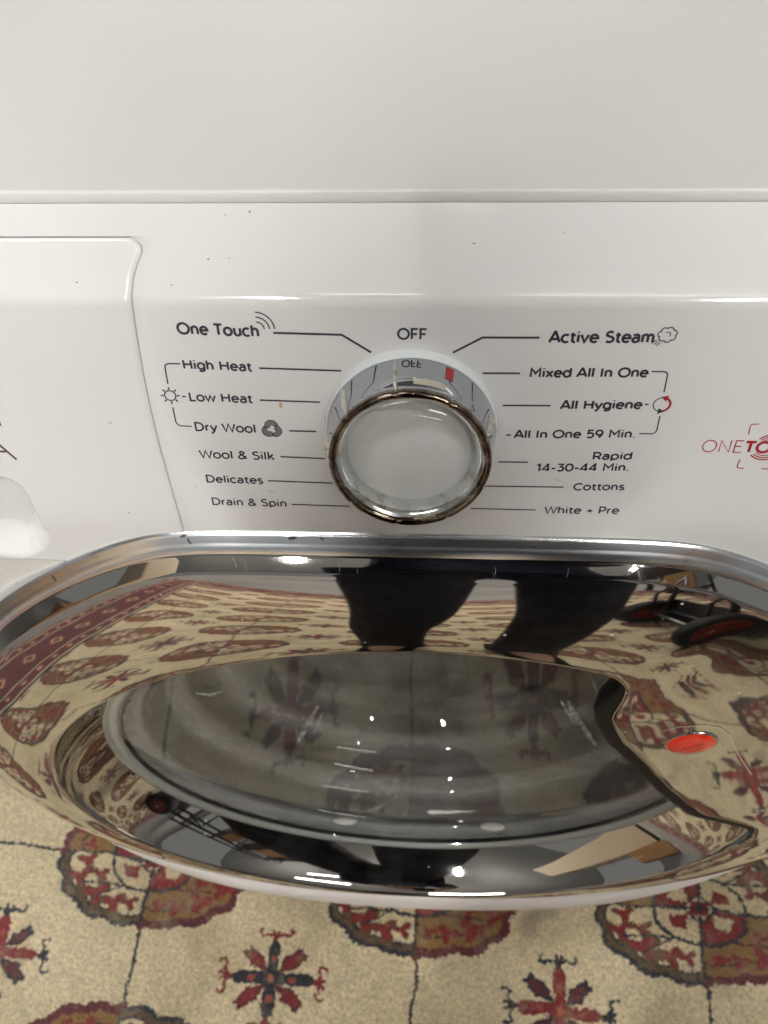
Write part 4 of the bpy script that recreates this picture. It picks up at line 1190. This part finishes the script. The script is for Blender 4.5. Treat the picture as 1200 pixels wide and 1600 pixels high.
J = {'pel': (PW(PX_, -.43, .94), .135, .105), 'wai': (PW(PX_, -.44, 1.08), .110, .095), 'che': (PW(PX_, -.43, 1.26), .118, .105), 'neb': (PW(PX_, -.41, 1.41), .075, .07),
     'nec': (PW(PX_ - .005, -.385, 1.49), .052, .052), 'jaw': (PW(PX_ - .01, -.34, 1.555), .066, .072), 'hea': (PW(PX_ - .01, -.335, 1.63), .078, .092), 'top': (PW(PX_ - .01, -.345, 1.70), .052, .062),
     'nos': (PW(PX_ - .012, -.245, 1.585), .010), 'shl': (PW(PX_ - .150, -.41, 1.40), .052), 'shr': (PW(PX_ + .160, -.41, 1.40), .052),
     'ell': (PW(-.095, -.34, 1.12), .042), 'elr': (PW(.24, -.34, 1.11), .042),
     'wrl': (C_(-.105, -.135, -.045), .026, .022), 'wrr': (C_(.072, -.135, -.045), .026, .022),
     'pal': (C_(-.082, -.105, -.022), .032, .014), 'par': (C_(.048, -.105, -.022), .032, .014),
     'hil': (PW(PX_ - .075, -.42, .88), .078), 'hir': (PW(PX_ + .09, -.42, .88), .082),
     'knl': (PW(PX_ - .085, -.38, .49), .050), 'knr': (PW(PX_ + .105, -.39, .49), .050),
     'cal': (PW(PX_ - .11, -.42, .34), .042), 'car': (PW(PX_ + .10, -.43, .34), .042),
     'anl': (PW(PX_ - .11, -.47, .10), .034), 'anr': (PW(PX_ + .085, -.48, .10), .034),
     'tol': (PW(PX_ - .125, -.35, .044), .036, .026), 'tor': (PW(PX_ + .105, -.36, .044), .036, .026)}
E_ = [('pel', 'wai'), ('wai', 'che'), ('che', 'neb'), ('neb', 'nec'), ('nec', 'jaw'), ('jaw', 'hea'), ('hea', 'top'), ('jaw', 'nos'), ('che', 'shl'), ('che', 'shr'), ('shl', 'ell'), ('shr', 'elr'), ('ell', 'wrl'), ('elr', 'wrr'), ('wrl', 'pal'), ('wrr', 'par'),
      ('pel', 'hil'), ('pel', 'hir'), ('hil', 'knl'), ('hir', 'knr'), ('knl', 'cal'), ('knr', 'car'), ('cal', 'anl'), ('car', 'anr'), ('anl', 'tol'), ('anr', 'tor')]
# fingers close round the long edges of the phone; thumbs lie along its face
for sd, sg, px_ in (('l', -1, -.057), ('r', 1, .018)):
    for q in range(4):
        up_ = -.125 + .021 * q; ln = (.85, .97, 1., .92)[q]
        a, b_, c = 'f%s%da' % (sd, q), 'f%s%db' % (sd, q), 'f%s%dc' % (sd, q)
        J[a] = (C_(px_ + sg * .021, up_ + .006, -.014), .0088); J[b_] = (C_(px_ + sg * .012, up_ + .012, .003), .0080); J[c] = (C_(px_ - sg * .012 * ln, up_ + .016, .0045), .0070)
        E_ += [('pa' + sd, a), (a, b_), (b_, c)]
    J['t%sa' % sd] = (C_(px_ + sg * .020, -.095, -.030), .0115); J['t%sb' % sd] = (C_(px_ + sg * .002, -.070, -.026), .0098); J['t%sc' % sd] = (C_(px_ - sg * .020, -.055, -.023), .0085)
    E_ += [('pa' + sd, 't%sa' % sd), ('t%sa' % sd, 't%sb' % sd), ('t%sb' % sd, 't%sc' % sd)]
m, N, L, b = new_mat('skin'); b.inputs['Base Color'].default_value = (.52, .30, .21, 1); b.inputs['Roughness'].default_value = .5; b.inputs['Subsurface Weight'].default_value = .08
b.inputs['Subsurface Radius'].default_value = (.01, .004, .002)
def cloth(name, col):
    m_, N_, L_, b_ = new_mat(name); tc_ = N_.new('ShaderNodeTexCoord').outputs['Object']
    L_.new(ramp(N_, L_, noise(N_, L_, 9, 5, .6, tc_), [(.3, tuple(c * .7 for c in col)), (.7, tuple(c * 1.25 for c in col))]), b_.inputs['Base Color'])
    b_.inputs['Roughness'].default_value = .9; bump(N_, L_, b_, noise(N_, L_, 24, 4, .6, tc_), .8, .02); return m_
person = empty('person', (0, 0, 0), 'person in navy jumper and black trousers bending over the door with a phone', 'person')
JB = dict(J)
for k_, q_ in (('pel', .80), ('wai', .78), ('che', .80), ('shl', .80), ('shr', .80), ('ell', .85), ('elr', .85), ('hil', .8), ('hir', .8)):
    JB[k_] = (J[k_][0],) + tuple(r * q_ for r in J[k_][1:])
skin('body', JB, E_, m, person, 2, root='pel')
sub = lambda ks: ({k: J[k] for k in ks}, [e for e in E_ if e[0] in ks and e[1] in ks])
jj, ee = sub(['pel', 'hil', 'hir', 'knl', 'knr', 'cal', 'car', 'anl', 'anr']); jj = dict(jj); jj['wa2'] = (PW(PX_, -.435, 1.02), .132, .100); ee = ee + [('pel', 'wa2')]
for sd in ('l', 'r'): jj['cf' + sd] = (J['an' + sd][0] + Vector((0, .02, -.055)), .050); ee = ee + [('an' + sd, 'cf' + sd)]
skin('trousers', jj, ee, cloth('black_cloth', (.020, .020, .026)), person, 2, .016, 'pel')
jj, ee = sub(['wai', 'che', 'neb', 'shl', 'shr', 'ell', 'elr']); jj = dict(jj); jj['hem'] = (PW(PX_, -.43, .96), .138, .108)
jj['cul'] = (J['ell'][0].lerp(J['wrl'][0], .86), .030); jj['cur'] = (J['elr'][0].lerp(J['wrr'][0], .86), .030); ee = ee + [('hem', 'wai'), ('ell', 'cul'), ('elr', 'cur')]
skin('jumper', jj, ee, cloth('navy_knit', (.012, .018, .050)), person, 2, .022, 'wai')
for sd in ('l', 'r'):
    a = J['an' + sd][0]; t = J['to' + sd][0]
    jj = {'a': (a + Vector((0, -.01, -.05)), .046, .044), 'b': (a.lerp(t, .55) + Vector((0, 0, -.01)), .047, .036), 'c': (t + Vector((0, .03, 0)), .040, .030), 'h': (a + Vector((0, -.045, -.065)), .036, .032)}
    skin('shoe', jj, [('a', 'b'), ('b', 'c'), ('a', 'h')], MT['black'], person, 2, 0, 'a')
bm = bmesh.new(); bmesh.ops.create_icosphere(bm, subdivisions=5, radius=1)
hc = PW(PX_ - .01, -.350, 1.640)
for v in list(bm.verts):
    n_ = v.co.copy(); tuft = 1 + .035 * sin(n_.x * 23 + n_.z * 9) * sin(n_.y * 17 + n_.z * 21)
    v.co = Vector((n_.x * .094 * tuft, n_.y * .112 * tuft, n_.z * .108 * tuft)) + hc
bmesh.ops.delete(bm, geom=[v for v in bm.verts if (v.co.y - hc.y) > .030 and v.co.z < hc.z + .055 or v.co.z < hc.z - .075], context='VERTS')
link_bm('hair', bm, cloth('hair_brown', (.03, .018, .010)), person)
for sx in (-.078, .078):
    bm = bmesh.new(); bmesh.ops.create_uvsphere(bm, u_segments=12, v_segments=8, radius=1)
    for v in bm.verts: v.co = Vector((v.co.x * .008, v.co.y * .018, v.co.z * .030)) + PW(PX_ - .01 + sx, -.335, 1.60)
    link_bm('ear', bm, m, person)
for sx in (-.032, .032):
    bm = bmesh.new(); bmesh.ops.create_uvsphere(bm, u_segments=12, v_segments=8, radius=.0115)
    for v in bm.verts: v.co = v.co + PW(PX_ - .01 + sx, -.256, 1.615)
    link_bm('eye', bm, plain('eye_white', (.6, .6, .58), .2), person)

phone = empty('phone', (0, 0, 0), 'black phone held in both hands above the dial', 'phone')
def slab(name, a0, a1, b0, b1, c0, c1, rad, mat, parent):
    pts = []
    for (cx, cy, s0) in ((a1 - rad, b1 - rad, 0), (a0 + rad, b1 - rad, 90), (a0 + rad, b0 + rad, 180), (a1 - rad, b0 + rad, 270)):
        pts += arc(cx, cy, rad, rad, s0, s0 + 90, 6)
    cx, cy = (a0 + a1) / 2, (b0 + b1) / 2; e = .0008
    sh = lambda k: [(cx + (x - cx) * (1 - k / (a1 - a0) * 2), cy + (y - cy) * (1 - k / (b1 - b0) * 2)) for x, y in pts]
    lp = [[C_(x, y, c) for x, y in sh(k)] for k, c in ((e, c0), (0, c0 - e), (0, c1 + e), (e, c1))]
    V, F = loft(lp, cap0=True, cap1=True); return link(name, V, F, mat, parent, smooth=False)
cs = slab('case', -.055, .017, -.131, .017, -.0046, -.0136, .009, MT['black'], phone)
slab('screen', -.052, .014, -.128, .014, -.0137, -.0141, .007, plain('screen_glass', (.02, .02, .025), .05), phone)
slab('camera_bump', -.018, .014, -.018, .014, -.0035, -.0045, .006, plain('bump_glass', (.03, .03, .035), .15), phone)
for a, b_ in ((0, 0), (-.009, -.010)):
    bm = bmesh.new(); bmesh.ops.create_cone(bm, cap_ends=True, segments=24, radius1=.0055, radius2=.0052, depth=.0008)
    R3 = Matrix((RT, UP, FW)).transposed()
    for v in bm.verts: v.co = R3 @ v.co + C_(a, b_, -.0031)
    link_bm('lens', bm, plain('lens_glass', (.01, .01, .014), .03), phone, smooth=False)

# ------------------------------------------------------------------ things standing about behind the photographer, seen in the chrome
ht = empty('hand_truck', PW(.60, -.88, .008), 'black hand truck with red-rimmed wheels standing on the rug behind the photographer', 'hand truck')
ht.rotation_euler = (0, 0, radians(82))
for sx in (-.20, .20):
    prof_t = [(.064, -.028), (.085, -.033), (.100, -.030), (.108, -.018), (.110, 0), (.108, .018), (.100, .030), (.085, .033), (.064, .028)]
    def wheel(pr, n=40):
        lp = [[Vector((sx + h, .04 + r * cos(2 * pi * k / n), .110 + r * sin(2 * pi * k / n))) for k in range(n)] for r, h in pr]
        return loft(lp)
    V, F = wheel(prof_t); ty = link('tyre', V, F, plain('tyre_rubber', (.018, .018, .018), .75), ht)
    V, F = wheel([(.066, -.024), (.050, -.020), (.060, -.012), (.030, -.010), (.026, -.030), (.010, -.031), (.010, .031), (.026, .030), (.030, .010), (.060, .012), (.058, .028), (.066, .024)])
    link('rim', V, F, plain('rim_red', (.22, .022, .014), .45), ty)
blk = plain('frame_black', (.03, .03, .035), .35)
bm = bmesh.new()
tube_bm(bm, [(-.17, 0, .02), (-.17, -.02, .30), (-.17, -.05, .80), (-.165, -.08, 1.05), (-.13, -.13, 1.16), (0, -.15, 1.18), (.13, -.13, 1.16), (.165, -.08, 1.05), (.17, -.05, .80), (.17, -.02, .30), (.17, 0, .02)], .013, 10)
for z in (.12, .42, .72): tube_bm(bm, [(-.17, -.01 - z * .05, z), (.17, -.01 - z * .05, z)], .010, 8)
for sx in (-.17, .17): tube_bm(bm, [(sx, .04, .11), (sx, .06, .30), (sx, -.02, .46)], .008, 8)
link_bm('frame', bm, blk, ht)
bm = bmesh.new(); tube_bm(bm, [(-.23, .04, .11), (.23, .04, .11)], .008, 10); link_bm('axle', bm, plain('axle_steel', (.5, .5, .5), .3, 1), ht)
bm = bmesh.new(); box_bm(bm, (-.17, -.035, .01), (.17, -.027, .22)); link_bm('toe_plate', bm, blk, ht, smooth=False)

# shelf rack with boxes, to the left behind the photographer; cupboard and tea-chest to the right
rk = empty('shelf_rack', PW(1.45, -2.05, 0), 'dark steel shelf rack standing behind the photographer and the hand truck', 'shelf rack')
for sx in (-.55, .55):
    for sy in (-.2, .2):
        bm = bmesh.new(); box_bm(bm, (sx - .02, sy - .02, 0), (sx + .02, sy + .02, 2.1)); link_bm('post', bm, blk, rk, smooth=False)
for z in (.2, .8, 1.4, 2.0):
    bm = bmesh.new(); box_bm(bm, (-.57, -.23, z), (.57, .23, z + .03)); link_bm('shelf', bm, blk, rk, smooth=False)
m, N, L, b = new_mat('cardboard'); tc = N.new('ShaderNodeTexCoord').outputs['Object']
L.new(ramp(N, L, noise(N, L, 6, 4, .6, tc), [(.3, (.28, .15, .06)), (.7, (.36, .21, .10))]), b.inputs['Base Color']); b.inputs['Roughness'].default_value = .85
cardb = m; tape = plain('parcel_tape', (.45, .33, .18), .3)
def carton(x, F, z, dx, dy, dz, rz, lab):
    t = empty('cardboard_box', PW(x, F, z), lab, 'box', 'cardboard boxes behind the photographer'); t.rotation_euler = (0, 0, rz)
    bm = bmesh.new(); box_bm(bm, (-dx / 2, -dy / 2, 0), (dx / 2, dy / 2, dz), .004); link_bm('carton', bm, cardb, t, smooth=False)
    bm = bmesh.new(); box_bm(bm, (-dx / 2 - .001, -.025, dz * .8), (dx / 2 + .001, .025, dz + .001)); link_bm('tape', bm, tape, t, smooth=False)
carton(1.20, -2.05, .831, .45, .36, .34, .05, 'cardboard box on the middle shelf of the dark rack, left of its neighbour')
carton(1.70, -2.04, .831, .36, .34, .26, -.06, 'smaller cardboard box on the middle shelf of the dark rack')
carton(1.45, -2.05, 1.431, .52, .36, .40, .0, 'tall cardboard box alone on the upper shelf of the dark rack')
carton(-1.75, -1.15, .012, .50, .42, .55, .3, 'cardboard box on the concrete beside the cream cupboard')
cp = empty('cupboard', PW(-1.95, -1.9, 0), 'cream wooden cupboard with two doors beyond the left edge of the rug', 'cupboard'); cp.rotation_euler = (0, 0, .5)
crm = plain('cream_paint', (.62, .50, .36), .45)
bm = bmesh.new(); box_bm(bm, (-.5, -.25, .06), (.5, .25, 1.9), .006); link_bm('carcass', bm, crm, cp, smooth=False)
for sx in (-.25, .25):
    bm = bmesh.new(); box_bm(bm, (sx - .24, .251, .1), (sx + .24, .271, 1.86), .004); dr_ = link_bm('cupboard_door', bm, crm, cp, smooth=False)
    bm = bmesh.new(); bmesh.ops.create_uvsphere(bm, u_segments=12, v_segments=8, radius=.018)
    for v in bm.verts: v.co = v.co + Vector((sx * .2, .29, 1.0))
    link_bm('doorknob', bm, blk, dr_)
